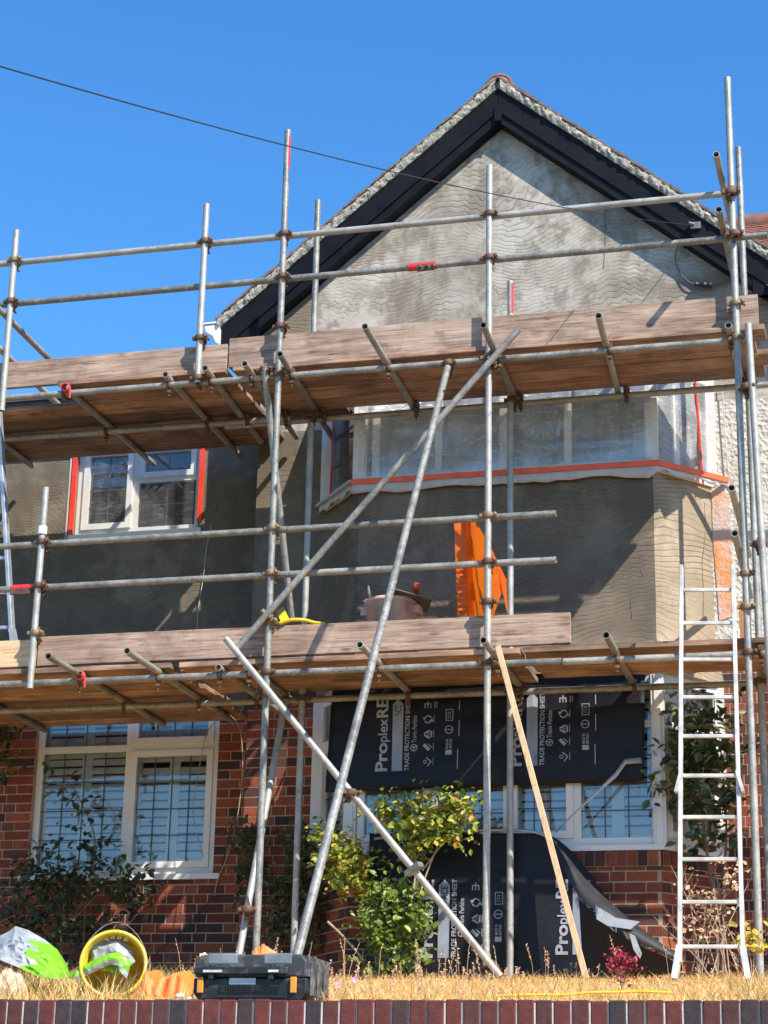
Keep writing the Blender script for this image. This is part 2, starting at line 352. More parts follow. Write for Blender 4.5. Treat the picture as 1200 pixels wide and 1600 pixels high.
# black sheet with scuffs and dust
def m_sheet(name, dust):
    t = NT(name); a = t.noise(3.5, 8, 0.65); b = t.noise(2.0, 3, 0.5, t.mapping((0.5, 1, 1)))
    sc = t.maprange(t.noise(9, 8, 0.8, t.mapping((1, 1, 2.4))), 0.66, 0.74)
    c = t.ramp(a, [(0.3, (.004, .004, .007)), (0.7, (.008, .008, .012))]); c = t.mix(t.math('MULTIPLY', sc, dust), c, (.20, .20, .20))
    return t.fin(c, t.maprange(a, .3, .7, .42, .6), 0, t.bump(t.math('ADD', b, t.math('MULTIPLY', a, 0.2)), 0.7, 0.05), Specular_IOR_Level=0.3)
M['sheet'] = m_sheet('black_correx_sheet', 0.28)
M['under'] = m_simple('dusty_sheet_underside', (.028, .028, .032), .55, 0, .4, 6, .3, 12)
M['print'] = m_simple('grey_print', (.30, .31, .34), 0.5, 0, 0.2, 10, 0)
M['printb'] = m_simple('grey_arrow_print', (.22, .25, .30), 0.45, 0, 0.25, 5, 0)
M['strap'] = m_simple('grey_tape_strap', (.36, .37, .38), 0.3, 0.2, 0.15, 20)
M['soil'] = None
t = NT('dry_lawn_soil'); a = t.noise(3, 8, 0.65); b = t.noise(60, 6, 0.7)
f = t.math('ADD', t.math('MULTIPLY', a, 0.6), t.math('MULTIPLY', b, 0.4))
M['soil'] = t.fin(t.ramp(f, [(0.35, (.36, .19, .07)), (0.5, (.64, .38, .14)), (0.65, (.78, .50, .20))]), 0.95, 0, t.bump(b, 0.8, 0.02))
t = NT('asphalt'); M['asphalt'] = t.fin(t.ramp(t.noise(120, 6, 0.7), [(0.3, (.035, .035, .037)), (0.7, (.075, .073, .07))]), 0.9, 0, t.bump(t.noise(200, 4), 0.4, 0.004))
t = NT('paving'); br = t.n('ShaderNodeTexBrick'); t.l(t.tc.outputs['Object'], br.inputs['Vector'])
br.inputs['Scale'].default_value = 1.0; br.inputs['Brick Width'].default_value = 0.9; br.inputs['Row Height'].default_value = 0.6; br.inputs['Mortar Size'].default_value = 0.008
br.inputs['Color1'].default_value = (.25, .24, .22, 1); br.inputs['Color2'].default_value = (.30, .29, .27, 1); br.inputs['Mortar'].default_value = (.1, .1, .09, 1)
M['paving'] = t.fin(t.mix(0.4, br.outputs[0], t.ramp(t.noise(20, 6), [(0.3, (.7, .7, .7)), (0.7, (1.2, 1.2, 1.2))]), 'MULTIPLY'), 0.9)
M['kerb'] = m_simple('kerb_concrete', (.33, .32, .30), 0.9, 0, 0.2, 14)
M['field'] = m_simple('far_ground', (.10, .12, .05), 0.95, 0, 0.3, 0.2)
M['grass'] = m_leaf('dry_grass_blades', [(0.0, (.46, .24, .08)), (0.35, (.74, .44, .15)), (0.75, (.88, .58, .24)), (0.94, (.70, .54, .25)), (1.0, (.22, .28, .07))], 0.25, 0.7)
M['weedg'] = m_leaf('green_weeds', [(0.0, (.12, .14, .04)), (0.5, (.24, .26, .08)), (1.0, (.42, .38, .14))], 0.3, 0.6)
M['straw'] = m_leaf('seed_heads', [(0.0, (.42, .22, .14)), (0.5, (.58, .38, .22)), (1.0, (.70, .56, .36))], 0.25, 0.8)
M['leafdark'] = m_leaf('dark_leaves', [(0.0, (.020, .035, .014)), (0.6, (.040, .070, .022)), (1.0, (.075, .11, .035))], 0.25, 0.42)
M['leafdull'] = m_leaf('dull_leaves', [(0.0, (.035, .050, .018)), (0.6, (.07, .09, .03)), (1.0, (.13, .13, .05))], 0.25, 0.6)
M['leafyel'] = m_leaf('yellow_green_leaves', [(0.0, (.10, .16, .03)), (0.4, (.27, .33, .04)), (0.85, (.50, .50, .06)), (0.95, (.60, .42, .06)), (1.0, (.65, .20, .05))], 0.4, 0.45)
M['leafgreen'] = m_leaf('bright_green_leaves', [(0.0, (.05, .10, .015)), (0.5, (.16, .24, .03)), (1.0, (.36, .42, .07))], 0.4, 0.4)
M['leafmag'] = m_leaf('glossy_climber_leaves', [(0.0, (.035, .05, .02)), (0.5, (.075, .10, .03)), (0.9, (.14, .16, .06)), (1.0, (.34, .22, .09))], 0.2, 0.32)
M['leafred'] = m_leaf('crimson_leaves', [(0.0, (.16, .01, .02)), (0.5, (.36, .02, .04)), (1.0, (.55, .06, .09))], 0.4, 0.5)
M['leafylw'] = m_leaf('yellow_leaves', [(0.0, (.45, .36, .04)), (0.5, (.68, .52, .06)), (1.0, (.55, .55, .10))], 0.4, 0.5)
M['twig'] = m_simple('twigs', (.17, .12, .08), 0.9, 0, 0.3, 20)
M['twigl'] = m_simple('dry_pale_twigs', (.34, .26, .18), 0.9, 0, 0.3, 20)
M['bucketp'] = m_simple('pink_plaster_bucket', (.62, .42, .35), 0.7, 0, 0.3, 9, 0.5, 30)
M['plasterm'] = m_simple('dried_plaster', (.62, .55, .50), 0.9, 0, 0.15, 12, 0.7, 30)
M['dirty'] = m_simple('plastered_tool', (.16, .13, .11), 0.7, 0.1, 0.4, 18)
M['yellow'] = m_simple('yellow_plastic', (.75, .50, .03), 0.45, 0, 0.1, 9)
t = NT('yellow_bucket_plastic'); d_ = t.maprange(t.noise(14, 8, 0.78), 0.50, 0.62, 0, .75)
M['yellowp'] = t.fin(t.mix(d_, (.72, .48, .03), (.50, .42, .30)), 0.5, 0, t.bump(t.noise(40, 5), 0.4, 0.004))
M['creamrim'] = m_simple('cream_bucket_outside', (.70, .62, .40), 0.5, 0, 0.12, 9)
M['bagw'] = m_simple('silver_bag', (.30, .32, .33), 0.4, 0, 0.35, 12, 0.9, 14)
M['bagg'] = m_simple('lime_green_bag', (.17, .42, .02), 0.38, 0, 0.15, 9, 0.9, 14)
M['bagprint'] = m_simple('bag_print', (.12, .13, .14), 0.5)
M['pinkcloth'] = m_simple('peach_sack', (.68, .42, .30), 0.8, 0, 0.15, 9, 0.5, 20)
M['netting'] = m_simple('orange_netting', (.88, .20, .03), 0.55, 0, 0.2, 30, 0.8, 60)
t = NT('toolbox_black'); d_ = t.maprange(t.noise(12, 8, 0.78), 0.52, 0.70, 0, .7)
M['boxblack'] = t.fin(t.mix(d_, (.012, .012, .013), (.13, .125, .115)), 0.5, 0, t.bump(t.noise(60, 4), 0.25, 0.003))
t = NT('toolbox_grey'); a_ = t.noise(9, 8, 0.75); d_ = t.maprange(a_, 0.48, 0.66)
M['boxgrey'] = t.fin(t.mix(d_, (.035, .037, .04), (.20, .19, .175)), 0.6, 0, t.bump(t.noise(60, 4), 0.3, 0.003))
M['boxlid'] = m_simple('smoky_lid', (.17, .19, .20), 0.18, 0, 0.3, 12, 0.2, 20)
M['latch'] = m_simple('orange_latch', (.70, .26, .03), 0.4, 0, 0.1)
M['labelw'] = m_simple('pale_label', (.55, .56, .56), 0.5, 0, 0.25, 30, 0)
M['tagy'] = m_simple('yellow_tag', (.85, .70, .02), 0.4)
M['olive'] = m_simple('olive_sleeve', (.30, .26, .08), 0.6)
M['fence'] = m_simple('grey_block', (.3, .3, .3), 0.8)
t = NT('orange_plastic_sheet'); t.fin((.95, .20, .01), 0.32, 0)
tl = t.n('ShaderNodeBsdfTranslucent'); tl.inputs[0].default_value = (1.0, .26, .02, 1); tp = t.n('ShaderNodeBsdfTransparent'); tp.inputs[0].default_value = (1, .38, .06, 1)
m1 = t.n('ShaderNodeMixShader'); m1.inputs[0].default_value = .55; t.l(t.p.outputs[0], m1.inputs[1]); t.l(tl.outputs[0], m1.inputs[2])
m2 = t.n('ShaderNodeMixShader'); m2.inputs[0].default_value = .16; t.l(m1.outputs[0], m2.inputs[1]); t.l(tp.outputs[0], m2.inputs[2]); t.l(m2.outputs[0], t.out.inputs[0])
M['orange'] = t.mat

# ------------------------------------------------------------------ ground
def structure(o): o['kind'] = 'structure'; return o
g = MB(); g.quad((-600, -600, -.02), (600, -600, -.02), (600, 600, -.02), (-600, 600, -.02)); structure(g.build('ground', M['field']))
g = MB(); g.box(-80, 80, -16.5, -9.0, -.015, 0.0); structure(g.build('road', M['asphalt']))
g = MB(); g.box(-80, 80, -9.0, -8.85, -.015, .12); structure(g.build('kerb', M['kerb']))
g = MB(); g.box(-80, 80, -8.85, -6.3, -.015, .115); structure(g.build('pavement', M['paving']))
g = MB(); nx, ny = 90, 40
for j in range(ny+1):
    for i in range(nx+1):
        x = -9 + 14*i/nx; y = -6.09 + 6.9*j/ny
        z = lawn_z(y) - 0.02 + 0.018*noise.noise(Vector((x*2.2, y*2.2, 3)))
        g.v.append((x, y, z))
for j in range(ny):
    for i in range(nx):
        a = j*(nx+1)+i; g.f.append((a, a+1, a+nx+2, a+nx+1)); g.m.append(0); g.sm.append(True)
structure(g.build('garden_lawn', M['soil']))

# grass blades (nobody could count them)
g = MB()
def blade(g, x, y, z, h, wd, lean, m=0):
    a = random.uniform(0, 2*math.pi); dx, dy = math.cos(a)*wd, math.sin(a)*wd
    b = random.uniform(0, 2*math.pi); lx, ly = math.cos(b)*lean*h, math.sin(b)*lean*h
    g.add([(x-dx, y-dy, z), (x+dx, y+dy, z), (x+dx*.6+lx*.4, y+dy*.6+ly*.4, z+h*.6), (x-dx*.6+lx*.4, y-dy*.6+ly*.4, z+h*.6), (x+lx, y+ly, z+h)], [(0,1,2,3), (3,2,4)], m)
for i in range(30000):
    y = -6.05 + 6.0*random.random()**1.5; x = random.uniform(-5.6, 1.2)
    n = noise.noise(Vector((x*1.6, y*1.6, 0)))
    if n < -0.45 and random.random() < .7: continue
    blade(g, x, y, lawn_z(y)-.01, random.uniform(.012, .045)*(1+.6*n), .0022, random.uniform(.4, 1.8))
for i in range(9000):
    y = -6.05 + 6.0*random.random()**1.3; x = random.uniform(-8.8, -5.6) if random.random() < .6 else random.uniform(1.2, 3.6)
    blade(g, x, y, lawn_z(y)-.01, random.uniform(.02, .06), .0026, random.uniform(.4, 1.6))
tag(g.build('dry_grass', M['grass']), 'short sun-scorched golden lawn grass between garden wall and house', 'grass', None, 'stuff')
g = MB()
for i in range(2600):
    y = -6.02 + 3.2*random.random(); x = random.uniform(-5.4, -3.55) if random.random() < .8 else random.uniform(-.95, -.1)
    if x > -1.2 and random.random() < .45: continue
    blade(g, x, y, lawn_z(y)-.01, random.uniform(.05, .17), .003, random.uniform(.3, 1.2), 0 if random.random() < .55 else 1)
for i in range(3600):
    x = random.uniform(-5.6, -4.35); y = random.uniform(-5.9, -4.0); h = .05+.13*max(0, min(1, (-4.3-x)/.7))
    blade(g, x, y, lawn_z(y)-.01, random.uniform(.5, 1.1)*h, .003, random.uniform(.4, 1.4), 0 if random.random() < .5 else 1)
for i in range(420):
    cx_, cy_ = random.uniform(-3.9, .2), random.choice((random.uniform(-6.03, -5.8), random.uniform(-5.8, -1.5)))
    for k in range(random.randint(2, 6)): blade(g, cx_+random.uniform(-.03, .03), cy_+random.uniform(-.02, .02), lawn_z(cy_)-.01, random.uniform(.03, .10), .0022, random.uniform(.5, 1.6), 0 if random.random() < .75 else 1)
tag(g.build('long_grass', [M['grass'], M['weedg']]), 'taller unmown dry grass tufts at the left end and right corner of the lawn', 'grass', None, 'stuff')
# seed heads / dead weeds along the lawn
g = MB()
def weed(g, x, y, h):
    z = lawn_z(y); lx, ly = random.uniform(-.25, .25)*h, random.uniform(-.2, .2)*h
    p = [Vector((x+lx*t*t, y+ly*t*t, z+h*t)) for t in (0, .35, .7, 1)]
    g.tube(p, .0022, 4, 0, .0010)
    k = random.randint(6, 14)
    for i in range(k):
        tt = .55+.45*i/k; c = p[0].lerp(p[3], tt); c.x = x+lx*tt*tt; c.y = y+ly*tt*tt; c.z = z+h*tt
        r = random.uniform(.004, .009); d = Vector((random.uniform(-1, 1), random.uniform(-1, 1), random.uniform(0, 1.2))).normalized()*r*2
        a = d.orthogonal().normalized()*r*.6
        g.add([c, c+d*.5+a, c+d, c+d*.5-a], [(0, 1, 2, 3)], 0)
for i in range(210):
    r = random.random()
    if r < .5: x, y = random.uniform(-3.9, -2.2), random.uniform(-4.6, -.9)
    elif r < .72: x, y = random.uniform(-2.4, -.5), random.uniform(-3.0, -.7)
    elif r < .9: x, y = random.uniform(-5.2, -3.4), random.uniform(-4.5, -1.5)
    else: x, y = random.uniform(-2.9, -1.8), random.uniform(-5.8, -5)
    weed(g, x, y, (.05+.24*random.random()**2.2)*(1 if r < .9 else .6))
tag(g.build('dead_weeds', M['straw']), 'dead weeds with reddish brown seed heads standing across the lawn', 'weeds', None, 'stuff')

def stone(x, y, r, label):
    g = MB(); n = 8; vs_ = []
    for j in range(5):
        for i in range(n):
            a = 2*math.pi*i/n; e = -math.pi/2+math.pi*j/4; k = r*(1+.35*noise.noise(Vector((x*9+math.cos(a), j, math.sin(a)))))
            vs_.append((x+k*math.cos(e)*math.cos(a), y+k*math.cos(e)*math.sin(a), lawn_z(y)+.3*r+k*.7*math.sin(e)))
    g.add(vs_, [(j*n+i, j*n+(i+1) % n, (j+1)*n+(i+1) % n, (j+1)*n+i) for j in range(4) for i in range(n)])
    tag(g.build('plaster_lump', M['plasterm']), label, 'plaster lump')
stone(at(281, 1545, -5.3).x, -5.3, .025, 'pale plaster lump in front of the orange cloth'); stone(at(296, 1553, -5.6).x, -5.6, .018, 'small pale plaster crumb beside the left end of the toolbox')
# ------------------------------------------------------------------ garden wall
def bricks_row(g, x0, x1, z, face, depth, L, H, mt, off, Mx=None, m=0, holes=()):
    """rows of brick boxes; flemish bond lengths in L"""
    x = x0 - off; i = 0
    while x < x1:
        ln = L[i % len(L)]; a = max(x, x0); b = min(x+ln-mt, x1)
        if b-a > .02:
            segs = [(a, b)]
            for (hx0, hx1, hz0, hz1) in holes:
                if hz0 < z+H/2 < hz1:
                    ns = []
                    for (s0, s1) in segs:
                        if s1 <= hx0 or s0 >= hx1: ns.append((s0, s1))
                        else:
                            if s0 < hx0-.02: ns.append((s0, hx0-.002))
                            if s1 > hx1+.02: ns.append((hx1+.002, s1))
                    segs = ns
            for (s0, s1) in segs:
                if s1-s0 > .02:
                    e = random.uniform(-.001, .002); q = random.uniform(-.0012, .0012)
                    g.box(s0, s1, face-e-.004, face+depth, z+q, z+H-mt+q, m, Mx)
        x += ln; i += 1
gw = thing('garden_wall', (-2.2, -6.15, 0), 'low front garden wall of red and blue-grey bricks with brick-on-edge coping', 'wall')
g = MB()
for k in range(-1, 28):
    z = 2.085 - .075*(k+1) - .0
    if z < .1: break
    bricks_row(g, -9, 4, z, -6.2, .04, (.225, .1125), .075, .010, .06*(k % 2)*2, None, 0)
g.box(-9, 4, -6.196, -6.05, 0, 2.15, 1)
g.build('wall_body', [M['brick'], M['mortarl']], gw)
g = MB(); x = -9.0
while x < 4:
    e = random.uniform(-.004, .004)
    g.box(x+.0035, x+.0725, -6.215+e, -6.0+e, 2.11, 2.219+random.uniform(-.004, .003))
    x += .0755
o = bevel(g.build('coping', M['coping'], gw), .006, 2)
g = MB(); g.box(-9, 4, -6.208, -6.006, 2.10, 2.208); g.build('coping_mortar', M['mortarl'], gw)

# ------------------------------------------------------------------ house
XG0, XAP, YL = -4.92, -2.893, 0.45      # gable wing left edge, apex x, recessed wall plane
ZB = 5.05
house = thing('house', (-3, 0, 2.7), 'half-rendered brick house with steep gable and two-storey bay behind scaffolding', 'house')
def panel(g, x0, x1, z0, z1, Y, holes, m=0, reveal=.12):
    xs = sorted({x0, x1, *[h[0] for h in holes], *[h[1] for h in holes]}); zs = sorted({z0, z1, *[h[2] for h in holes], *[h[3] for h in holes]})
    xs = [x for x in xs if x0 <= x <= x1]; zs = [z for z in zs if z0 <= z <= z1]
    for i in range(len(xs)-1):
        for j in range(len(zs)-1):
            cx, cz = (xs[i]+xs[i+1])/2, (zs[j]+zs[j+1])/2
            if any(h[0] < cx < h[1] and h[2] < cz < h[3] for h in holes): continue
            g.quad((xs[i], Y, zs[j]), (xs[i+1], Y, zs[j]), (xs[i+1], Y, zs[j+1]), (xs[i], Y, zs[j+1]), m)
    for h in holes:
        a, b, c, d = h
        for p, q in (((a, c), (a, d)), ((a, d), (b, d)), ((b, d), (b, c)), ((b, c), (a, c))):
            if min(p[1], q[1]) < z0-.01 or max(p[1], q[1]) > z1+.01: continue
            g.quad((p[0], Y, p[1]), (q[0], Y, q[1]), (q[0], Y+reveal, q[1]), (p[0], Y+reveal, p[1]), m)
# window openings measured in the left wall plane
gf0 = at(57, 1140, YL-.02).x; gf1 = at(342, 1130, YL-.02).x; gfz0 = at(180, 1367, YL).z; gfz1 = 5.03
uf0 = at(114, 780, YL).x+.02; uf1 = at(316, 770, YL).x-.02; ufz0 = at(200, 832, YL).z; ufz1 = 7.35
hL = (gf0, gf1, gfz0, gfz1); hU = (uf0, uf1, ufz0, ufz1)
# bricks
g = MB(); k = 0; z = 2.55
while z < ZB-.01:
    off = .084 if k % 2 else 0.0
    bricks_row(g, -9.0, XG0-.002, z, YL, .03, (.225, .1125), .075, .010, off+.05, None, 0, [hL])
    bricks_row(g, XG0, -4.28, z, 0.0, .03, (.225, .1125), .075, .010, off, None, 0)
    bricks_row(g, -1.32, 3.0, z, 0.0, .03, (.225, .1125), .075, .010, off+.03, None, 0)
    z += .075; k += 1
panel(g, -9, XG0, 2.4, ZB, YL-.001, [hL], 1)
panel(g, XG0, 3.0, 2.4, ZB, -.001, [(-4.25, -1.35, 2.4, ZB)], 1)
Mside = Matrix.Translation((XG0, 0, 0)) @ Matrix.Rotation(R(90), 4, 'Z')
g.quad((XG0+.004, .004, 2.4), (XG0+.004, YL, 2.4), (XG0+.004, YL, ZB), (XG0+.004, .004, ZB), 1)
g.build('brick_wall', [M['brick'], M['mortar']], house)
# render
g = MB(); panel(g, -9, XG0, ZB, 7.7, YL-.015, [hU]); g.quad((XG0, -.012, ZB), (XG0, YL, ZB), (XG0, YL, 8.2), (XG0, -.012, 8.2))
g.quad((-9, YL-.015, ZB), (XG0, YL-.015, ZB), (XG0, YL+.01, ZB), (-9, YL+.01, ZB))
g.build('rendered_wall', M['comb_shaded'], house)
BZ1 = 7.40
SL = .83
def gz(x, top=9.76): return top - SL*abs(x-XAP)
g = MB(); panel(g, XG0, -1.27, ZB, 7.15, -.012, [(-4.28, -1.34, ZB, 7.15)])
g.quad((XG0, -.012, ZB), (-1.27, -.012, ZB), (-1.27, .01, ZB), (XG0, .01, ZB))
g.build('rendered_wall', M['comb_shaded'], house)
g = MB(); g.prism([(XG0, 7.152), (-.35, 7.152), (-.35, gz(-.35)), (XAP, 9.76), (XG0, gz(XG0))], -.013, .10)
g.build('gable_wall', M['comb'], house)
g = MB(); g.quad((-1.34, -.022, ZB+.1), (3.0, -.022, ZB+.1), (3.0, -.022, 7.15), (-1.34, -.022, 7.15)); g.box(-.35, 3.0, -.022, .1, 7.15, 8.0)
g.quad((-1.34, -.022, ZB+.1), (3.0, -.022, ZB+.1), (3.0, .01, ZB+.1), (-1.34, .01, ZB+.1))
g.build('roughcast_wall', M['rough'], house)
g = MB()
pts = [(at(x, y, -.03).x, at(x, y, -.03).z) for x, y in ((1112, 770), (1124, 764), (1139, 772), (1143, 850), (1147, 962), (1124, 970), (1119, 900), (1114, 840))]
g.prism(pts, -.030, .0)
g.build('primed_strip', M['primer'], house)
# shell that keeps the rooms dark
g = MB()
g.quad((-9, YL, 2.4), (-9, 6, 2.4), (-9, 6, 7.7), (-9, YL, 7.7)); g.quad((3, 0, 2.4), (3, 6, 2.4), (3, 6, 8), (3, 0, 8)); g.quad((-9, 6, 2.4), (3, 6, 2.4), (3, 6, 8), (-9, 6, 8))
g.build('rear_walls', M['rough'], house)
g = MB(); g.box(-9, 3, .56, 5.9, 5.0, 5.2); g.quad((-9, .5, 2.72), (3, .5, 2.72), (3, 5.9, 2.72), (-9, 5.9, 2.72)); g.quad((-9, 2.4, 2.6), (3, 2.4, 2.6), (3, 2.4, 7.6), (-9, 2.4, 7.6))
g.build('inner_floor', M['unlit_room'], house)
XAQ = -2.92; _o = {id(o) for o in col.objects}
# roofs
g = MB()
for sgn in (-1, 1):
    xe = XAQ + sgn*2.36; ze = 9.97-SL*2.36
    a = [(XAQ, -.25, 9.97), (xe, -.25, ze), (xe, 6, ze), (XAQ, 6, 9.97)]
    g.add(a+[(p[0], p[1], p[2]-.05) for p in a], [(0,1,2,3), (7,6,5,4), (0,4,5,1), (1,5,6,2), (2,6,7,3), (3,7,4,0)], 0)
roof = g.build('gable_roof', M['tile'], house)
# tile courses along both verges, stepping down, and the mortar bedding under them
g = MB(); gm = MB()
for sgn in (-1, 1):
    s = 0.06
    while s < 2.36*1.30:
        dx = s/1.30; x = XAQ+sgn*dx; z = 9.995-SL*dx
        ang = -math.atan(SL)*sgn
        Mt = Matrix.Translation((x, 0, z)) @ Matrix.Rotation(-ang if False else (math.atan(SL)*sgn), 4, 'Y') @ Matrix.Rotation(R(-3*sgn), 4, 'Y')
        e = random.uniform(-.008, .012); hh_ = random.uniform(.012, .018)
        for row in range(0, 4):
            g.box(-.07, .07, -.335-e+.17*row, -.170-e+.17*row, -.004, hh_, 0, Mt)
        s += random.uniform(.095, .108)
    n_ = 150
    for i in range(n_):
        d0 = 2.34*i/n_; d1 = 2.34*(i+1)/n_
    # lumpy mortar strip
    vs_ = []; rows = 5
    for i in range(n_+1):
        dx = .02+2.33*i/n_
        for j in range(rows):
            tz = j/(rows-1); yy = -.325 - .014*math.sin(tz*math.pi) + .020*noise.noise(Vector((dx*26*sgn, tz*4, 7)))
            zz = 9.900-SL*dx + tz*.098 + .010*noise.noise(Vector((dx*30*sgn, tz*9, 1)))
            vs_.append((XAQ+sgn*dx, yy, zz))
        vs_.append((XAQ+sgn*dx, -.20, 9.905-SL*dx)); vs_.append((XAQ+sgn*dx, -.20, 9.985-SL*dx))
    w_ = rows+2; fs = []
    for i in range(n_):
        for j in range(rows-1): fs.append((i*w_+j, (i+1)*w_+j, (i+1)*w_+j+1, i*w_+j+1))
        fs.append((i*w_+rows, (i+1)*w_+rows, (i+1)*w_, i*w_)); fs.append((i*w_+rows-1, (i+1)*w_+rows-1, (i+1)*w_+rows+1, i*w_+rows+1))
    gm.add(vs_, fs, 0)
recal(g.build('verge_tile', M['vtile'], house)); gm.build('verge_mortar', M['verge'], house)
g = MB(); Mr = Matrix.Translation((XAQ, -.36, 9.955)) @ Matrix.Rotation(R(-90), 4, 'X')
for k in range(8):
    Mk = Matrix.Translation((XAQ, -.29+.3*k, 9.935)) @ Matrix.Rotation(R(-90), 4, 'X'); g.lathe([(.098, 0), (.118, 0), (.124, .02), (.124, .05), (.116, .06), (.116, .30)], Mk, 26, 0)
rg = g.build('ridge_tile', M['terracotta'], house)
g = MB(); g.lathe([(.0, .0), (.10, .012)], Matrix.Translation((XAQ, -.296, 9.93)) @ Matrix.Rotation(R(-90), 4, 'X'), 26, 0); g.build('mortar_plug', m_simple('grey_plug_mortar', (.30, .28, .26), .9, 0, .2, 30, .6), rg)
# barge boards: outer board, inner lower fillet, soffit
def barge(sgn, name):
    def seg(d0, d1, t0, t1, b0, b1, y0, y1, g):
        P = [(XAQ+sgn*d0, t0), (XAQ+sgn*d1, t1), (XAQ+sgn*d1, b1), (XAQ+sgn*d0, b0)]
        g.prism(P if sgn > 0 else P[::-1], y0, y1)
    g = MB(); e = 2.30
    seg(0.002, e, 9.903, 9.903-SL*e, 9.69, 9.69-SL*e, -.305, -.278, g)
    seg(0.002, e-.16, 9.705, 9.705-SL*(e-.16), 9.60, 9.60-SL*(e-.16), -.290, -.262, g)
    # boxed foot of the barge
    x0 = XAQ+sgn*(e-.30); x1 = XAQ+sgn*e
    zt = 9.69-SL*(e-.30); zt1 = 9.69-SL*e
    P = [(x0, zt-.01), (x1, zt1-.005), (x1, 7.86), (x0, 7.86)]; g.prism(P, -.296, -.270)
    o = recal(g.build(name, M['black'], house))
    g = MB()
    a = XAQ+sgn*.0; 
    g.add([(XAQ, -.27, 9.60), (XAQ+sgn*2.3, -.27, 9.60-SL*2.3), (XAQ+sgn*2.3, 0, 9.60-SL*2.3), (XAQ, 0, 9.60), (XAQ, -.27, 9.62), (XAQ+sgn*2.3, -.27, 9.62-SL*2.3), (XAQ+sgn*2.3, 0, 9.62-SL*2.3), (XAQ, 0, 9.62)],
          [(0,1,2,3), (4,5,6,7), (0,1,5,4), (1,2,6,5)])
    g.build('soffit', M['black'], house)
barge(-1, 'bargeboard'); barge(1, 'bargeboard')
g = MB(); g.box(XAQ-.03, XAQ+.03, -.318, -.300, 9.60, 9.73); g.build('bargeboard_joint', M['black'], house)
# gutter corbel at the left foot of the gable
g = MB(); c0 = at(345, 509, -.15)
P = [(c0.x-.135, c0.z+.005), (c0.x+.0, c0.z+.01), (c0.x+.0, c0.z-.17), (c0.x-.03, c0.z-.15), (c0.x-.06, c0.z-.09), (c0.x-.12, c0.z-.05)]
g.prism(P, -.17, -.02); g.prism([(c0.x-.15, c0.z+.012), (c0.x+.005, c0.z+.017), (c0.x+.005, c0.z+.03), (c0.x-.15, c0.z+.025)], -.18, -.02)
recal(g.build('gutter_end', M['white'], house))
for _q in list(col.objects):
    if id(_q) not in _o and _q.type == 'MESH' and _q.name.split('.')[0] not in ('gutter_end',): 
        for _v in _q.data.vertices: _v.co.y += .15; _v.co.z += .086
# lower roof of the recessed wing with its dark fascia
g = MB(); g.box(-9, XG0-.005, .25, .28, 7.50, 7.70); g.box(-9, XG0-.005, .28, YL, 7.50, 7.52)
g.build('fascia', M['felt'], house)
g = MB(); g.add([(-9, .22, 7.70), (XG0-.005, .22, 7.70), (XG0-.005, 6, 7.78), (-9, 6, 7.78), (-9, .22, 7.74), (XG0-.005, .22, 7.74), (XG0-.005, 6, 7.84), (-9, 6, 7.84)], [(0,1,2,3), (4,5,6,7), (0,1,5,4), (1,2,6,5), (3,0,4,7)])
g.build('flat_roof', M['felt'], house)
# main red tiled roof on the right
g = MB(); ang = math.atan(.70)
for r_ in range(31):
    s = r_*.098; y = -.34+s*math.cos(ang); z = 7.93+s*math.sin(ang)
    Mt = Matrix.Translation((0, y, z)) @ Matrix.Rotation(ang-R(4), 4, 'X')
    x = -.62 + (.085 if r_ % 2 else 0)
    if r_ > 10: x = -1.9 + (.085 if r_ % 2 else 0)
    while x < 3.2:
        if x > XAP+2.25-(z-8.0)/SL*0.98: g.box(x+.002, x+.168, 0, .16, 0, .013+random.uniform(0, .005), 0, Mt)
        x += .17
g.build('tiled_roof', M['tile'], house)
g = MB(); g.add([(-.7, -.33, 7.9), (3.2, -.33, 7.9), (3.2, 2.1, 9.62), (-2.4, 2.1, 9.62)], [(0,1,2,3)]); g.add([(-2.4, 2.1, 9.62), (3.2, 2.1, 9.62), (3.2, 6, 7.6), (-2.4, 6, 7.6)], [(0,1,2,3)]); g.build('roof_underlay', M['felt'], house)
g = MB(); g.tube([(-2.2, 2.12, 9.64), (3.2, 2.12, 9.64)], .1, 14); g.build('main_ridge', M['terracotta'], house)
g = MB(); g.box(-.55, 3.1, -.345, -.32, 7.78, 7.95); g.box(-.55, 3.1, -.32, -.02, 7.78, 7.80); g.build('eaves_board', M['black'], house)

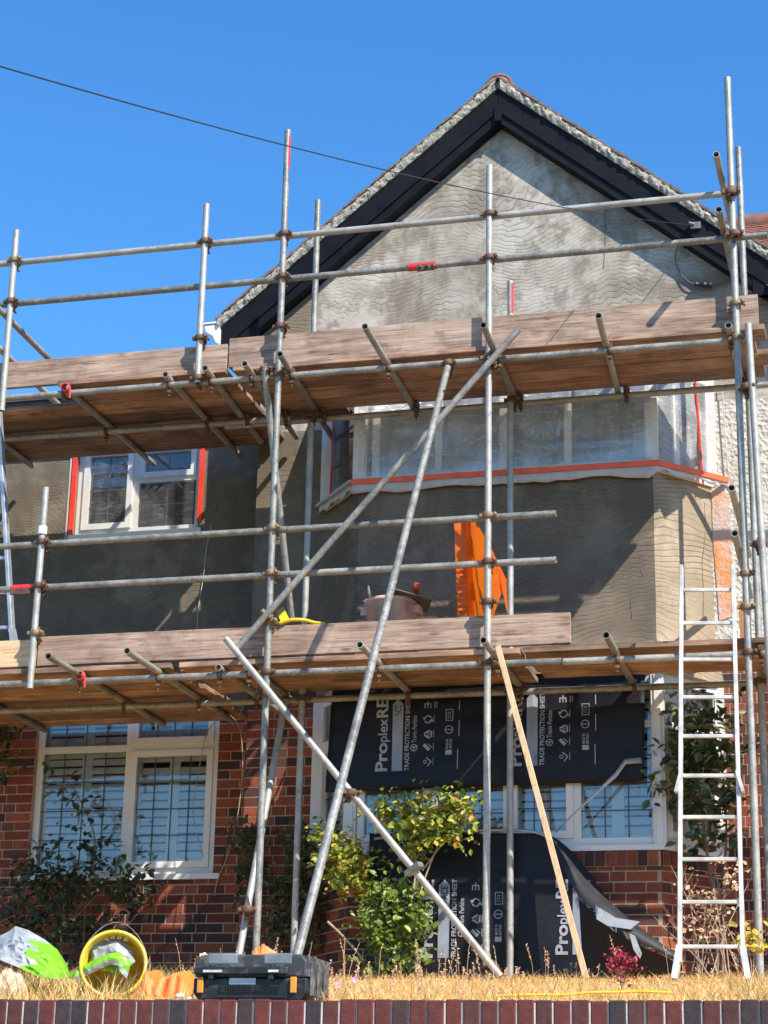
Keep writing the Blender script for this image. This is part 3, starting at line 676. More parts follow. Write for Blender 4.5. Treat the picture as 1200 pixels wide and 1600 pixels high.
# ------------------------------------------------------------------ windows
def wmat(p, ang): return Matrix.Translation(p) @ Matrix.Rotation(ang, 4, 'Z')
def window(parent, Mw, W, H, mulls, transom, lights, fr=.055, dep=.06, glass='glass', shutters=False, sashes=(), lead=(3, 3), frame_mat='upvc', sill=None):
    """local frame: x right, y into wall, z up; lights = list of (x0,x1,z0,z1,sash,leads)"""
    g = MB()
    g.box(0, fr, 0, dep, 0, H, 0, Mw); g.box(W-fr, W, 0, dep, 0, H, 0, Mw); g.box(fr, W-fr, 0.001, dep, 0, fr, 0, Mw); g.box(fr, W-fr, 0.001, dep, H-fr, H, 0, Mw)
    for x in mulls: g.box(x-fr/2, x+fr/2, .001, dep, fr, H-fr, 0, Mw)
    if transom:
        xs = [fr]+[q for x in mulls for q in (x-fr/2, x+fr/2)]+[W-fr]
        for i in range(0, len(xs), 2): g.box(xs[i], xs[i+1], .002, dep, transom-fr/2, transom+fr/2, 0, Mw)
    win = g.build('window', M[frame_mat], parent)
    gp = MB(); gl = MB(); gh = MB()
    for (x0, x1, z0, z1, sash, nl) in lights:
        a, b, c, d = x0, x1, z0, z1
        if sash:
            gs = MB(); s = .05
            for q in ((a, a+s, c, d), (b-s, b, c, d), (a+s, b-s, c, c+s), (a+s, b-s, d-s, d)): gs.box(q[0], q[1], -.018, .03, q[2], q[3], 0, Mw)
            gs.build('sash', M[frame_mat], win); a += s; b -= s; c += s; d -= s
        gp.quad(*[Mw @ Vector(p) for p in ((a, .022, c), (b, .022, c), (b, .022, d), (a, .022, d))])
        n1, n2 = nl
        for i in range(1, n1): x = a+(b-a)*i/n1; gl.box(x-.004, x+.004, .014, .019, c, d, 0, Mw)
        for j in range(1, n2): zz = c+(d-c)*j/n2; gl.box(a, b, .012, .0165, zz-.004, zz+.004, 0, Mw)
        if shutters:
            np_ = 1 if (b-a) < .42 else 2
            for q in range(np_):
                u0 = a-.03+(b-a+.06)*q/np_; u1 = a-.03+(b-a+.06)*(q+1)/np_
                for r4 in ((u0, u0+.045, c-.03, d+.03), (u1-.045, u1, c-.03, d+.03), (u0+.045, u1-.045, c-.03, c+.03), (u0+.045, u1-.045, d-.03, d+.03)): gh.box(r4[0], r4[1], .068, .092, r4[2], r4[3], 0, Mw)
                zz = c+.06
                while zz < d-.04:
                    Ml = Mw @ Matrix.Translation((0, .080, zz)) @ Matrix.Rotation(R(58), 4, 'X'); gh.box(u0+.047, u1-.047, -.032, .032, -.004, .004, 0, Ml); zz += .068
    gp.build('pane', M[glass], win)
    if gl.f: gl.build('leading', M['lead'], win)
    if gh.f: gh.build('shutter', M['white'], win)
    if sill:
        g = MB(); g.box(-sill, W+sill, -.075, dep, -.045, -.002, 0, Mw); g.build('sill', M[frame_mat], win)
    return win
Yw = YL+.045
W = gf1-gf0; H = gfz1-gfz0
px2 = lambda x, y, Y, x0, z0: (at(x, y, Y).x-x0, at(x, y, Y).z-z0)
mx = at(203, 1160, Yw).x-gf0; tz = at(203, 1169, Yw).z-gfz0
window(house, wmat((gf0, Yw, gfz0), 0), W, H, [mx], tz,
       [(.055, mx-.027, .055, tz-.027, False, (4, 4)), (mx+.027, W-.055, .055, tz-.027, True, (4, 4)), (.055, mx-.027, tz+.027, H-.055, False, (4, 1)), (mx+.027, W-.055, tz+.027, H-.055, True, (4, 1))],
       shutters=True, sill=.06)
W = uf1-uf0; H = ufz1-ufz0; mx = at(212, 770, Yw).x-uf0; tz = at(270, 748, Yw).z-ufz0
upw = window(house, wmat((uf0, Yw, ufz0), 0), W, H, [mx], None,
       [(.055, mx-.027, .055, H-.055, True, (2, 4)), (mx+.027, W-.055, .055, tz-.02, False, (2, 2)), (mx+.027, W-.055, tz+.02, H-.055, True, (2, 1))], shutters=False, sill=.03)
g = MB(); g.box(uf0+mx+.027, uf1-.05, Yw+.001, Yw+.05, ufz0+tz-.02, ufz0+tz+.02); g.build('transom', M['upvc'], upw)
g = MB(); nx_ = 16
for i in range(nx_):
    xa = uf0-.02+(W+.04)*i/nx_; xb = uf0-.02+(W+.04)*(i+1)/nx_
    ya = Yw-.034+.008*math.sin(i*1.7); yb = Yw-.034+.008*math.sin((i+1)*1.7)
    g.quad((xa, ya, ufz0-.01), (xb, yb, ufz0-.01), (xb, yb, 7.33), (xa, ya, 7.33), 0, True)
g.build('plastic_film', M['film'], upw)
MB().box(uf0-.034, uf0+.006, YL-.028, YL-.004, ufz0-.02, 7.3).build('masking_tape', M['tape'], upw); MB().box(uf1-.006, uf1+.034, YL-.027, YL-.004, ufz0+.05, 7.3).build('masking_tape', M['tape'], upw)
g = MB(); g.box(uf0-.06, uf0-.045, YL-.021, YL-.004, ufz0-.03, 7.3); g.build('tape_backing', M['skirt'], upw)

# ---- bay
B = {'L': (-4.33, 0.0), 'LC': (-3.93, -.5), 'RC': (-1.68, -.5), 'R': (-1.285, 0.0)}
BP = [Vector((*B[k], 0)) for k in ('L', 'LC', 'RC', 'R')]
def bayfaces(g, z0, z1, off=0.0, m=0, top=None):
    P = [Vector((p.x, p.y, 0)) for p in BP]; c = Vector((-2.8, .6, 0))
    if off:
        P = [p + (p-c).normalized()*off for p in P]; P[0].y = P[3].y = 0; 
    for i in range(3): g.quad((P[i].x, P[i].y, z0), (P[i+1].x, P[i+1].y, z0), (P[i+1].x, P[i+1].y, z1), (P[i].x, P[i].y, z1), m)
    return P
bay = thing('bay_dummy', (0, 0, 0), None, None); col.objects.unlink(bay); bpy.data.objects.remove(bay)
# upper bay apron in combed cement: gently kicks out at the foot; denser mesh
def apron(name, i0, i1, mat):
    g = MB(); segs = 24; rows = 30; zt = 6.47
    a, b = BP[i0], BP[i1]; nrm = Vector((b.y-a.y, -(b.x-a.x), 0)).normalized()
    zb = 4.93; vs_ = []
    for j in range(rows+1):
        tz_ = j/rows; z = zb+(zt-zb)*tz_; kick = .10*max(0, 1-(z-zb)/.30)**2
        for i in range(segs+1):
            p = a.lerp(b, i/segs); k = kick if True else 0
            q = p + Vector((nrm.x*0, -1, 0))*k if (i0 == 1) else p + Vector((0, -1, 0))*k*(i/segs if i0 == 0 else 1-i/segs) + Vector((nrm.x, 0, 0))*k*(1)*0.6
            q = q + nrm*(.004*noise.noise(Vector((p.x*3, p.y*3, z*3))))
            vs_.append((q.x, q.y, z))
    fs = [(j*(segs+1)+i, j*(segs+1)+i+1, (j+1)*(segs+1)+i+1, (j+1)*(segs+1)+i) for j in range(rows) for i in range(segs)]
    g.add(vs_, fs, 0, True); return g.build(name, mat, house)
apron('bay_render', 0, 1, M['comb_shaded']); apron('bay_render', 1, 2, M['comb_shaded']); apron('bay_render', 2, 3, M['comb_sunlit'])
g = MB(); g.prism([(0, 0), (0, 0), (0, 0)], 0, 0); g = MB()
P = [(p.x, p.y) for p in BP]
def slab(g, z0, z1, grow, m=0):
    c = Vector((-2.8, .7)); Q = [Vector(p) + (Vector(p)-c).normalized()*grow for p in P]; Q[0].y = Q[3].y = .02
    n = 4; g.add([(q.x, q.y, z0) for q in Q]+[(q.x, q.y, z1) for q in Q], [(3,2,1,0), (4,5,6,7)]+[(i, (i+1) % n, n+(i+1) % n, n+i) for i in range(n)], m)
slab(g, 6.46, 6.50, .035); slab(g, 7.34, 7.40, .05); o = g.build('bay_sill', M['white'], house)
g = MB(); slab(g, 7.401, 7.43, .09)
c_ = Vector((-2.8, .7)); Qr = [Vector(p) + (Vector(p)-c_).normalized()*.09 for p in P]; Tr = [Vector((Qr[0].x+.12, -.016)), Vector((Qr[1].x+.05, -.03)), Vector((Qr[2].x-.05, -.03)), Vector((Qr[3].x-.12, -.016))]
g.add([(q.x, q.y, 7.43) for q in Qr]+[(q.x, q.y, 7.78) for q in Tr], [(0,1,5,4), (1,2,6,5), (2,3,7,6)]); g.build('bay_roof', M['felt'], house)  # unseen slopes added above the flat top to shade the pier
g = MB(); slab(g, 4.925, 4.985, .0); g.build('bay_floor', M['white'], house)
def bay_window(i, z0, z1, mulls, lead, shutters, transom=None, inset=.0, low=None):
    a, b = BP[i], BP[i+1]; ang = math.atan2(b.y-a.y, b.x-a.x); Wd = (b-a).length; H = z1-z0
    Mw = wmat((a.x, a.y, z0), ang); xs = [.055]+[q for x in mulls for q in (x-.027, x+.027)]+[Wd-.055]
    lights = []
    for k in range(0, len(xs), 2):
        if transom: lights += [(xs[k], xs[k+1], .055, transom-.027, k % 4 == 0, lead), (xs[k], xs[k+1], transom+.027, H-.055, False, (lead[0], 1))]
        else: lights.append((xs[k], xs[k+1], .055, H-.055, False, lead))
    return window(house, Mw, Wd, H, mulls, transom, lights, shutters=shutters)
fx = lambda px, y: at(px, y, -.5).x - BP[1].x
um = [fx(587, 700), fx(685, 690), fx(786, 680), fx(887, 680)]
wl = bay_window(0, 6.50, 7.34, [], (2, 3), False)
wf = bay_window(1, 6.50, 7.34, um, (1, 1), False)
wr = bay_window(2, 6.50, 7.34, [.26], (1, 1), False)
gmm = [fx(678, 1270), fx(792, 1270), fx(902, 1270)]
bay_window(0, 3.70, 4.92, [], (2, 4), True, .86)
bay_window(1, 3.70, 4.92, gmm, (3, 4), True, .86)
bay_window(2, 3.70, 4.92, [], (2, 4), True, .86)
# corner posts
for p in (BP[1], BP[2]):
    for (z0, z1) in ((3.70, 4.92), (6.50, 7.34)):
        g = MB(); g.box(p.x-.045, p.x+.045, p.y-.028, p.y+.05, z0, z1)
        if z0 < 5: g.box(p.x-.022, p.x+.022, p.y-.040, p.y-.0281, z0, z1)
        g.build('corner_post', M['upvc'], house)
for p in (BP[0], BP[3]):
    MB().box(p.x-.05, p.x+.03, -.035, .06, 3.70, 4.92).build('corner_post', M['upvc'], house); MB().box(p.x-.05, p.x+.03, -.03, .06, 6.5, 7.34).build('corner_post', M['upvc'], house)
# curtains in the upper bay
g = MB(); n = 120; x0, x1 = -3.80, -1.74; yy = -.38
vs_ = []
for i in range(n+1):
    x = x0+(x1-x0)*i/n; y = yy + .030*math.sin(i*.83)+.012*math.sin(i*.31+1)
    vs_ += [(x, y, 6.45), (x, y, 7.36)]
g.add(vs_, [(2*i, 2*i+2, 2*i+3, 2*i+1) for i in range(n)], 0, True); g.build('curtain', M['curtain'], house)
# film over the bay window, bellied out at the foot, drawn as a creased sheet per face
def filmface(win, a, b, z0, z1, out, seed, mat):
    g = MB(); nu, nv = 26, 18; nrm = Vector((b.y-a.y, -(b.x-a.x), 0)).normalized(); vs_ = []
    for j in range(nv+1):
        for i in range(nu+1):
            u, v = i/nu, j/nv; p = a.lerp(b, u); z = z0+(z1-z0)*v
            bl = .035 + out*math.sin(math.pi*min(1, v*1.0))*math.sin(math.pi*u)*.6 + .018*noise.noise(Vector((u*5+seed, v*4, seed))) + out*max(0, .25-v)*1.2
            if v == 0: bl = .045
            q = p+nrm*bl; vs_.append((q.x, q.y, z))
    g.add(vs_, [(j*(nu+1)+i, j*(nu+1)+i+1, (j+1)*(nu+1)+i+1, (j+1)*(nu+1)+i) for j in range(nv) for i in range(nu)], 0, True)
    return g.build('plastic_film', mat, win)
filmface(wl, BP[0], BP[1], 6.475, 7.33, .03, 1, M['film']); filmface(wf, BP[1], BP[2], 6.475, 7.33, .03, 2, M['filmw']); filmface(wr, BP[2], BP[3], 6.475, 7.33, .04, 3, M['filmw'])
# tape line and torn film skirt
g = MB(); c = Vector((-2.8, .7, 0))
def grow(p, d): q = Vector((p.x, p.y, 0)); q = q + (q-c).normalized()*d; return q
Q = [grow(p, .078) for p in BP]; Q[0].y = -.03; Q[3].y = -.05; Q[3].x += .05
zt = [6.57, 6.50, 6.50, 6.50]
for i in range(0, 3):
    if i == 0: g2 = MB(); g2.bar((Q[0].x, Q[0].y, 6.50), (Q[1].x, Q[1].y, 6.505), .03, .02); g2.build('film_hem', M['skirt'], wl); continue
    for k in range(14):
        a = Q[i].lerp(Q[i+1], k/14); b = Q[i].lerp(Q[i+1], (k+1)/14)
        h0 = .042+.006*noise.noise(Vector((i*9+k, 0, 0))); h1 = .042+.006*noise.noise(Vector((i*9+k+1, 0, 0)))
        g.add([(a.x, a.y, zt[i]-h0/2), (b.x, b.y, zt[i]-h1/2), (b.x, b.y, zt[i]+h1/2), (a.x, a.y, zt[i]+h0/2), (a.x, a.y+.02, zt[i]-h0/2), (b.x, b.y+.02, zt[i]-h1/2), (b.x, b.y+.02, zt[i]+h1/2), (a.x, a.y+.02, zt[i]+h0/2)], [(0,1,2,3), (3,2,6,7), (1,0,4,5)])
g.build('masking_tape', M['tape2'], wf)
MB().bar(at(1099, 758, -.19), at(1087, 596, -.19), .042, .012).build('side_tape', M['tape'], wr); MB().bar(at(516, 782, -.16), at(522, 640, -.16), .036, .01).build('side_tape', M['tape'], wl)
g = MB(); random.seed(3)
Qs = [grow(p, .056) for p in BP]; Qs[0].y = -.035; Qs[3].y = -.035; Qs[3].x += .06
path = []
for i in range(3):
    for k in range(40): path.append(Qs[i].lerp(Qs[i+1], k/40))
path.append(Qs[3]); vs_ = []
for k, p in enumerate(path):
    base = .06 if k < 40 else (.085 if k < 80 else .06)
    h = base + .045*noise.noise(Vector((k*.16, 2, 0))) + .014*noise.noise(Vector((k*.6, 5, 0)))
    if k > 100: h *= .75
    zt_ = 6.497
    o1 = .008*noise.noise(Vector((k*.4, 1, 1)))
    vs_ += [(p.x, p.y, zt_), (p.x, p.y-.008+o1, zt_-h*.5), (p.x, p.y-.004+o1*2, zt_-h)]
g.add(vs_, [(3*k, 3*k+3, 3*k+4, 3*k+1) for k in range(len(path)-1)]+[(3*k+1, 3*k+4, 3*k+5, 3*k+2) for k in range(len(path)-1)], 0, True)
o = g.build('film_skirt', M['skirt'], wf); md = o.modifiers.new('s', 'SOLIDIFY'); md.thickness = .002
# bay base in brick
g = MB(); cnt = [0]
for i in range(3):
    a, b = BP[i], BP[i+1]; ang = math.atan2(b.y-a.y, b.x-a.x); Wd = (b-a).length; Mw = wmat((a.x, a.y, 0), ang); z = 2.55; k = 0
    while z < 3.545:
        bricks_row(g, 0, Wd, z, 0, .06, (.225, .1125), .075, .010, (.084 if k % 2 else 0)+.02*i, Mw, 0); z += .075; k += 1
    x = 0
    while x < Wd-.03:
        g.box(x+.004, min(x+.069, Wd), -.03+random.uniform(-.003, .003), .06, 3.555, 3.66, 0, Mw); x += .0745
    g.quad(*[Mw @ Vector(p) for p in ((0, -.0015, 2.4), (Wd, -.0015, 2.4), (Wd, -.0015, 3.56), (0, -.0015, 3.56))], 1); g.quad(*[Mw @ Vector(p) for p in ((0, -.02, 3.55), (Wd, -.02, 3.55), (Wd, -.02, 3.655), (0, -.02, 3.655))], 1)
g.build('bay_base', [M['brick'], M['mortar']], house)
g = MB(); slab(g, 3.662, 3.70, .045); g.build('bay_window_sill', M['upvc'], house)
g = MB(); slab(g, 4.92, 4.926, .01); g.build('bay_head', M['white'], house)
# fine drying cracks in the base coat
def crack(pts, pl, r=.0028):
    n = Vector((-1.0, 0, 0)); out = []
    for x, y in pts:
        v = ray(x, y)
        if pl is None: q = at(x, y, -.016)
        else:
            a, b = pl; nn = Vector((b.y-a.y, -(b.x-a.x), 0)); q = CAM+v*((a-CAM).dot(nn)/v.dot(nn)); q = q + nn.normalized()*.002
        out.append(q)
    MB().tube(smoothp(out, 5), r, 5).build('crack', M['dirty'], house)
def smoothp(pts, n=6):
    out = []; k = len(pts)
    for i in range(k-1):
        for j in range(n): out.append(pts[i].lerp(pts[i+1], j/n)+Vector((.004*noise.noise(pts[i]*9+Vector((j, 0, 0))), 0, 0)))
    out.append(pts[-1]); return out
crack([(1100, 786), (1102, 830), (1097, 880), (1099, 930), (1098, 968)], (BP[2], BP[3])); crack([(1001, 890), (1007, 902)], (BP[1], BP[2])); crack([(985, 935), (988, 968)], (BP[1], BP[2]), .002); crack([(945, 325), (946, 375), (943, 420)], None, .0022)
# wires in the brickwork and cracks (thin loose wire on left wall)
def pxpath(pts, Y): return [at(x, y, Y) for x, y in pts]
def smooth(pts, n=6):
    out = []; k = len(pts)
    for i in range(k-1):
        p0, p1, p2, p3 = pts[max(i-1, 0)], pts[i], pts[i+1], pts[min(i+2, k-1)]
        for j in range(n):
            t_ = j/n; out.append(.5*((2*p1)+(p2-p0)*t_+(2*p0-5*p1+4*p2-p3)*t_*t_+(3*p1-p0-3*p2+p3)*t_**3))
    out.append(pts[-1]); return out

# ------------------------------------------------------------------ scaffold
sc = thing('scaffolding', (-2.7, -1.55, 2.7), 'two-lift galvanised tube scaffold with boarded platforms across the house front', 'scaffolding')
RT = .02415; YS, YR, YI = -1.55, -1.498, -.70
def tubeobj(name, p0, p1, mat='galv'): return MB().pipe(p0, p1, RT).build(name, [M[mat]], sc)
ZL, ZU = 4.79, 7.02
XB, XC, XD, XA, XL, X1 = -4.267, -2.70, -.953, -4.893, -6.455, -6.04
tubeobj('standard', (XB, YS, lawn_z(YS)-.1), (XB, YS, 9.013)); tubeobj('standard', (XC, YS, lawn_z(YS)-.1), (XC, YS, 8.54)); tubeobj('standard', (XD, YS, lawn_z(YS)-.1), (XD, YS, 9.047))
tubeobj('standard', (XB, YI, lawn_z(YI)-.1), (XB, YI, 6.95)); tubeobj('standard', (XB-.02, YI+.05, 6.4), (XB-.02, YI+.05, 8.87)); tubeobj('standard', (XC-.01, YI, lawn_z(YI)-.1), (XC-.01, YI, 7.99)); tubeobj('standard', (XD+.02, YI, lawn_z(YI)-.1), (XD, YI, 8.93))
tubeobj('guard_post', (XA, YS, 7.0), (XA, YS, 8.457)); tubeobj('guard_post', (XL, YS, 6.9), (XL, YS, 8.40)); tubeobj('guard_post', (at(72, 762, YS).x, YS, at(72, 762, YS).z), (X1-.01, YS, 4.74))
tubeobj('standard', (XL-1.3, YS, lawn_z(YS)-.1), (XL-1.3, YS, 8.9)); tubeobj('standard', (XL-1.3, YI, lawn_z(YI)-.1), (XL-1.3, YI, 8.9))
for z, xa, xb, nm in ((ZL, -8.2, -2.2, 'ledger'), (ZU, -8.2, XD-.02, 'ledger'), (8.15, -8.2, -1.0, 'guard_rail'), (7.80, -8.2, -.72, 'guard_rail')): tubeobj(nm, (xa, YR, z), (xb, YR, z+.004))
tubeobj('ledger', (-2.19, YR, ZL), (.9, YR, ZL+.002))
tubeobj('guard_rail', (-8.2, YR, 5.838), (at(869, 797, YR).x, YR, 5.842)); tubeobj('guard_rail', (-8.2, YR, 5.506), (at(869, 869, YR).x, YR, 5.508))
tubeobj('ledger', (-8.2, YI+.05, ZL), (.9, YI+.05, ZL)); tubeobj('ledger', (-8.2, YI+.05, ZU), (-4.45, YI+.05, ZU)); tubeobj('ledger', (-5.0, YI+.10, ZU-.01), (.6, YI+.06, ZU+.002))
# putlogs: front end from the photo, running to the wall
ZPL, ZPU = ZL+.048, ZU+.048
putl = []
for px, py, yb in ((75, 1025, .25), (198, 1017, .15), (341, 1043, .1), (385, 1040, -.35), (562, 1007, -.60), (755, 1000, -.58), (947, 992, -.60), (1190, 1012, -.2)):
    p = atz(px, py, ZPL); putl.append((p.x, p.y, ZPL)); tubeobj('putlog', (p.x, p.y, ZPL), (p.x-.02, yb, ZPL))
tubeobj('putlog', (-6.75, -1.7, ZPL), (-6.75, .3, ZPL)); putl.append((-6.75, -1.7, ZPL))
for px, py, bx, by in ((98, 603, 240, 725), (258, 585, 375, 713), (320, 575, 408, 690), (382, 568, 463, 683), (437, 553, 520, 685), (570, 510, 648, 640), (755, 508, 808, 630), (935, 493, 967, 617), (1138, 508, None, None)):
    p = atz(px, py, ZPU)
    q = atz(bx, by, ZPU) if bx else Vector((p.x, -.45, ZPU))
    putl.append((p.x, p.y, ZPU)); tubeobj('putlog', p, q)
q = atz(50, 728, ZPU); tubeobj('putlog', (q.x, -1.65, ZPU), q); putl.append((q.x, -1.65, ZPU))
# return guard rails at both ends
for (px, py, z, x) in ((1119, 241, 8.22, XD-.06), (1123, 327, 7.86, XD-.06), (1143, 762, 5.83, XD-.05), (1148, 833, 5.51, XD-.05)):
    p = at(px, py, -1.88); tubeobj('end_rail', (p.x, p.y, p.z), (XD-.06, -.35, p.z-.01))
tubeobj('end_rail', (-6.50, -1.75, 7.70), (-6.55, -.1, 7.70)); tubeobj('end_rail', (-6.50, -1.72, 7.40), (-6.55, -.1, 7.40))
# braces
b0, b1 = at(810, 515, -1.63), at(371, 1012, -1.62); tubeobj('brace', b0, b1)
b0 = Vector((-2.997, -1.56, 6.965)); b1 = at(465, 1490, -4.9); d = (b1-b0).normalized(); tubeobj('raker', b0, b1+d*.25)
b0, b1 = at(353, 998, -1.67), at(782, 1526, -1.63); tubeobj('brace', b0, b1)
b0, b1 = at(446, 1095, YI-.0), at(372, 1500, -1.62); tubeobj('cross_brace', b0, b1+(b1-b0).normalized()*.12)
b0, b1 = at(413, 575, -1.56), at(456, 970, -.78); tubeobj('cross_brace', b0, b1)
b0, b1 = at(1169, 506, -1.62), at(1196, 937, -1.62); tubeobj('cross_brace', b0, b1+(b1-b0).normalized()*.9)
# toe boards and decks
def board(name, x0, x1, y0, y1, z0, z1, mat, end_seed=0):
    g = MB(); nseg = max(2, int((x1-x0)/.25)); rr = random.Random(end_seed+int(x0*100)); vs_ = []
    ph = rr.uniform(0, 9)
    for i in range(nseg+1):
        x = x0+(x1-x0)*i/nseg; s = .004*noise.noise(Vector((x*1.1, ph, z0))); u = .003*noise.noise(Vector((x*1.3, ph+5, z0)))
        vs_ += [(x, y0+s, z0+u), (x, y1+s, z0+u), (x, y1+s, z1+u), (x, y0+s, z1+u)]
    fs = [(4*i+a, 4*i+(a+1) % 4, 4*i+4+(a+1) % 4, 4*i+4+a) for i in range(nseg) for a in range(4)]+[(0,1,2,3), tuple(4*nseg+k for k in (3,2,1,0))]
    g.add(vs_, fs, 0); o = recal(g.build(name, M[mat], sc)); bevel(o, .003, 1); return o
YT0, YT1 = -1.470, -1.434
xs_ = at(356, 555, -1.47).x
board('toe_board', -8.2, xs_-.006, YT0, YT1, 7.118, 7.330, 'toe', 1); board('toe_board', xs_+.006, at(1184, 470, -1.47).x, YT0, YT1, 7.140, 7.372, 'toe', 2)
xs2 = at(58, 1010, -1.47).x
board('toe_board', -8.2, xs2-.006, YT0, YT1, 4.925, 5.125, 'toey', 3); board('toe_board', xs2+.006, at(891, 980, -1.47).x, YT0, YT1, 4.925, 5.142, 'toe', 4)
def deck(x0, x1, ys, z, seed, bw=.2175):
    rr = random.Random(seed)
    for k, y in enumerate(ys):
        e0, e1 = rr.uniform(-.03, .03), rr.uniform(-.05, .05); dz = rr.uniform(-.001, .003)
        board('deck_board', x0+e0, x1+e1, y, y+bw, z+dz, z+.038+dz, 'deck', seed*10+k)
zu = ZPU+RT+.001; zl = ZPL+RT+.001
for k, y in enumerate([-1.50+.226*i for i in range(7)]):
    if k < 2: board('deck_board', at(95, 640, -1.4).x, -4.70, y, y+.2155, zu, zu+.038, 'deck', 50)
    else: board('deck_board', -8.0, -4.70+random.uniform(-.02, .02), y, y+.2155, zu, zu+.038, 'deck', 50+k)
deck(-4.66, -.80, [-1.50+.2285*i for i in range(4)], zu, 6)
for y in [-1.50+.226*i for i in range(8)]:
    board('deck_board', -8.0, -4.98+random.uniform(-.04, .04), y, y+.2155, zl, zl+.038, 'deck', int(70+y*9))
deck(-4.94, -2.48, [-1.50+.2285*i for i in range(4)], zl, 9)
deck(-2.46, .8, [-1.50+.197*i for i in range(4)], zl, 12, .188)
board('deck_board', -4.64, -4.02, -.583, -.40, zu, zu+.038, 'deck', 91)
# couplers
def coupler_mesh(mat, swivel=False):
    g = MB(); r = .034
    def clamp(M_):
        g.lathe([(.0255, -.022), (r, -.022), (r+.003, -.010), (r+.003, .010), (r, .022), (.0255, .022)], M_, 14)
        g.box(.030, .062, -.010, .010, -.016, .016, 0, M_)                         # flap lug
        g.lathe([(0, -.052), (.008, -.052), (.008, .03), (.014, .03), (.014, .044), (0, .044)], M_ @ Matrix.Translation((.052, 0, 0)) @ Matrix.Rotation(R(90), 4, 'X'), 8)
        g.box(-.058, -.030, -.014, .014, -.012, .012, 0, M_)
    clamp(Matrix.Identity(4)); clamp(Matrix.Translation((0, .052, 0)) @ Matrix.Rotation(R(90), 4, 'Y'))
    g.box(-.018, .018, .020, .034, -.018, .018)
    me_o = g.build('coupler', M[mat], None); me = me_o.data; bpy.data.objects.remove(me_o); return me
cm = {'rust': coupler_mesh('rust'), 'brass': coupler_mesh('brass'), 'redpaint': coupler_mesh('redpaint')}
def coupler(p, rz=0.0, mat='rust', rx=0.0, ry=0.0):
    o = bpy.data.objects.new('coupler', cm[mat]); col.objects.link(o); o.parent = sc
    o.location = Vector(p)-sc.location; o.rotation_euler = (rx, ry, rz); return o
rj = lambda: random.uniform(-.12, .12)
for X, zs in ((XB, (ZL, ZU, 8.15, 7.80, 5.84, 5.506)), (XC, (ZL, ZU, 8.15, 7.80, 5.84, 5.506)), (XD, (ZL, ZU, 8.15, 7.80)), (XA, (ZU+.02, 8.15)), (XL, (8.15, 7.80)), (X1, (5.84, 5.506))):
    for z in zs: coupler((X, YS, z), rj()+(math.pi if random.random() < .4 else 0)*0, 'brass' if random.random() < .3 else 'rust')
for X in (XB, XC, XD): coupler((X, YI, ZL), rj()); coupler((X, YI, ZU), rj())
for X, z in ((XB, 5.15), (XC, 5.22), (XD, 7.28), (XB, 7.40), (XA, 7.36), (X1, 5.15), (XD, 5.33)): coupler((X, YS, z), rj(), 'brass' if z in (5.15, 7.28, 5.33) else 'rust')
cl = MB()                                      # putlog clip: saddle over ledger
cl.lathe([(.0255, -.016), (.031, -.016), (.031, .016), (.0255, .016)], Matrix.Rotation(R(90), 4, 'Y'), 12); cl.box(-.016, .016, -.030, .030, .020, .056)
cl.tube([(0, 0, -.028), (0, 0, -.085)], .007, 6); cl.box(-.014, .014, -.014, .014, -.060, -.040)
co = cl.build('putlog_clip', M['rust'], None); clm = co.data; bpy.data.objects.remove(co)
clr = clm.copy(); clr.materials.clear(); clr.materials.append(M['redpaint'])
for (x, y, z) in putl:
    if abs(x-XC) < .12 or abs(x-XD) < .1: pass
    for yy, zz in ((YR, z-.048), (YI+.05, z-.048)):
        o = bpy.data.objects.new('putlog_clip', clm); col.objects.link(o); o.parent = sc; o.location = Vector((x+.0, yy, zz))-sc.location; o.rotation_euler = (0, 0, rj()*2)
for p in (at(103, 606, -1.55), at(126, 1056, -1.56)):
    g = MB(); g.lathe([(.026, -.02), (.035, -.02), (.035, .02), (.026, .02)], Matrix.Translation(p) @ Matrix.Rotation(R(-90), 4, 'X'), 16); g.tube([p+Vector((.035, -.01, .0)), p+Vector((.04, -.01, -.09))], .008, 6); g.build('painted_clip', M['redpaint'], sc)
for (x, y, Y, rz, mt) in ((768, 566, -1.60, .8, 'rust'), (700, 568, -1.52, 0, 'rust'), (418, 962, -1.60, .8, 'brass'), (413, 1078, -1.62, .8, 'rust'), (548, 1238, -1.68, .7, 'rust'), (768, 1508, -1.60, .8, 'rust'), (386, 1421, -1.60, .3, 'rust'), (413, 578, -1.54, 0, 'rust'), (1141, 300, -1.6, .2, 'rust'), (1147, 365, -1.6, .2, 'rust'), (1166, 605, -1.6, 0, 'rust'), (1185, 850, -1.5, 0, 'rust'), (1166, 948, -1.56, 0, 'brass')):
    coupler(at(x, y, Y), rz, mt, 0, R(35) if rz == .8 else 0)
# rail sleeves in red, red-painted tops, pale band clamp on the brace, white collar
def band(name, p0, p1, mat, r=RT+.004): g = MB(); g.pipe(p0, p1, r, 14, .003); return g.build(name, [M[mat]], sc)
a = at(639, 408, YR).x; b = at(682, 404, YR).x
band('sleeve_coupler', (a, YR, 7.803), (b, YR, 7.803), 'redpaint', RT+.006)
g = MB(); g.box(a+.07, b-.01, YR-.045, YR-.02, 7.755, 7.80); 
for k in range(3): g.lathe([(0, -.01), (.014, -.01), (.014, .008), (0, .008)], Matrix.Translation((a+.1+k*.05, YR-.05, 7.778)) @ Matrix.Rotation(R(90), 4, 'X'), 8)
g.build('sleeve_bolts', M['rust'], sc)
a = at(20, 914, YR).x; b = at(54, 913, YR).x
band('sleeve_coupler', (a, YR, 5.507), (b, YR, 5.507), 'redpaint', RT+.006)
g = MB(); g.box(a, b, YR-.045, YR-.02, 5.455, 5.49); g.build('sleeve_bolts', M['rust'], sc)
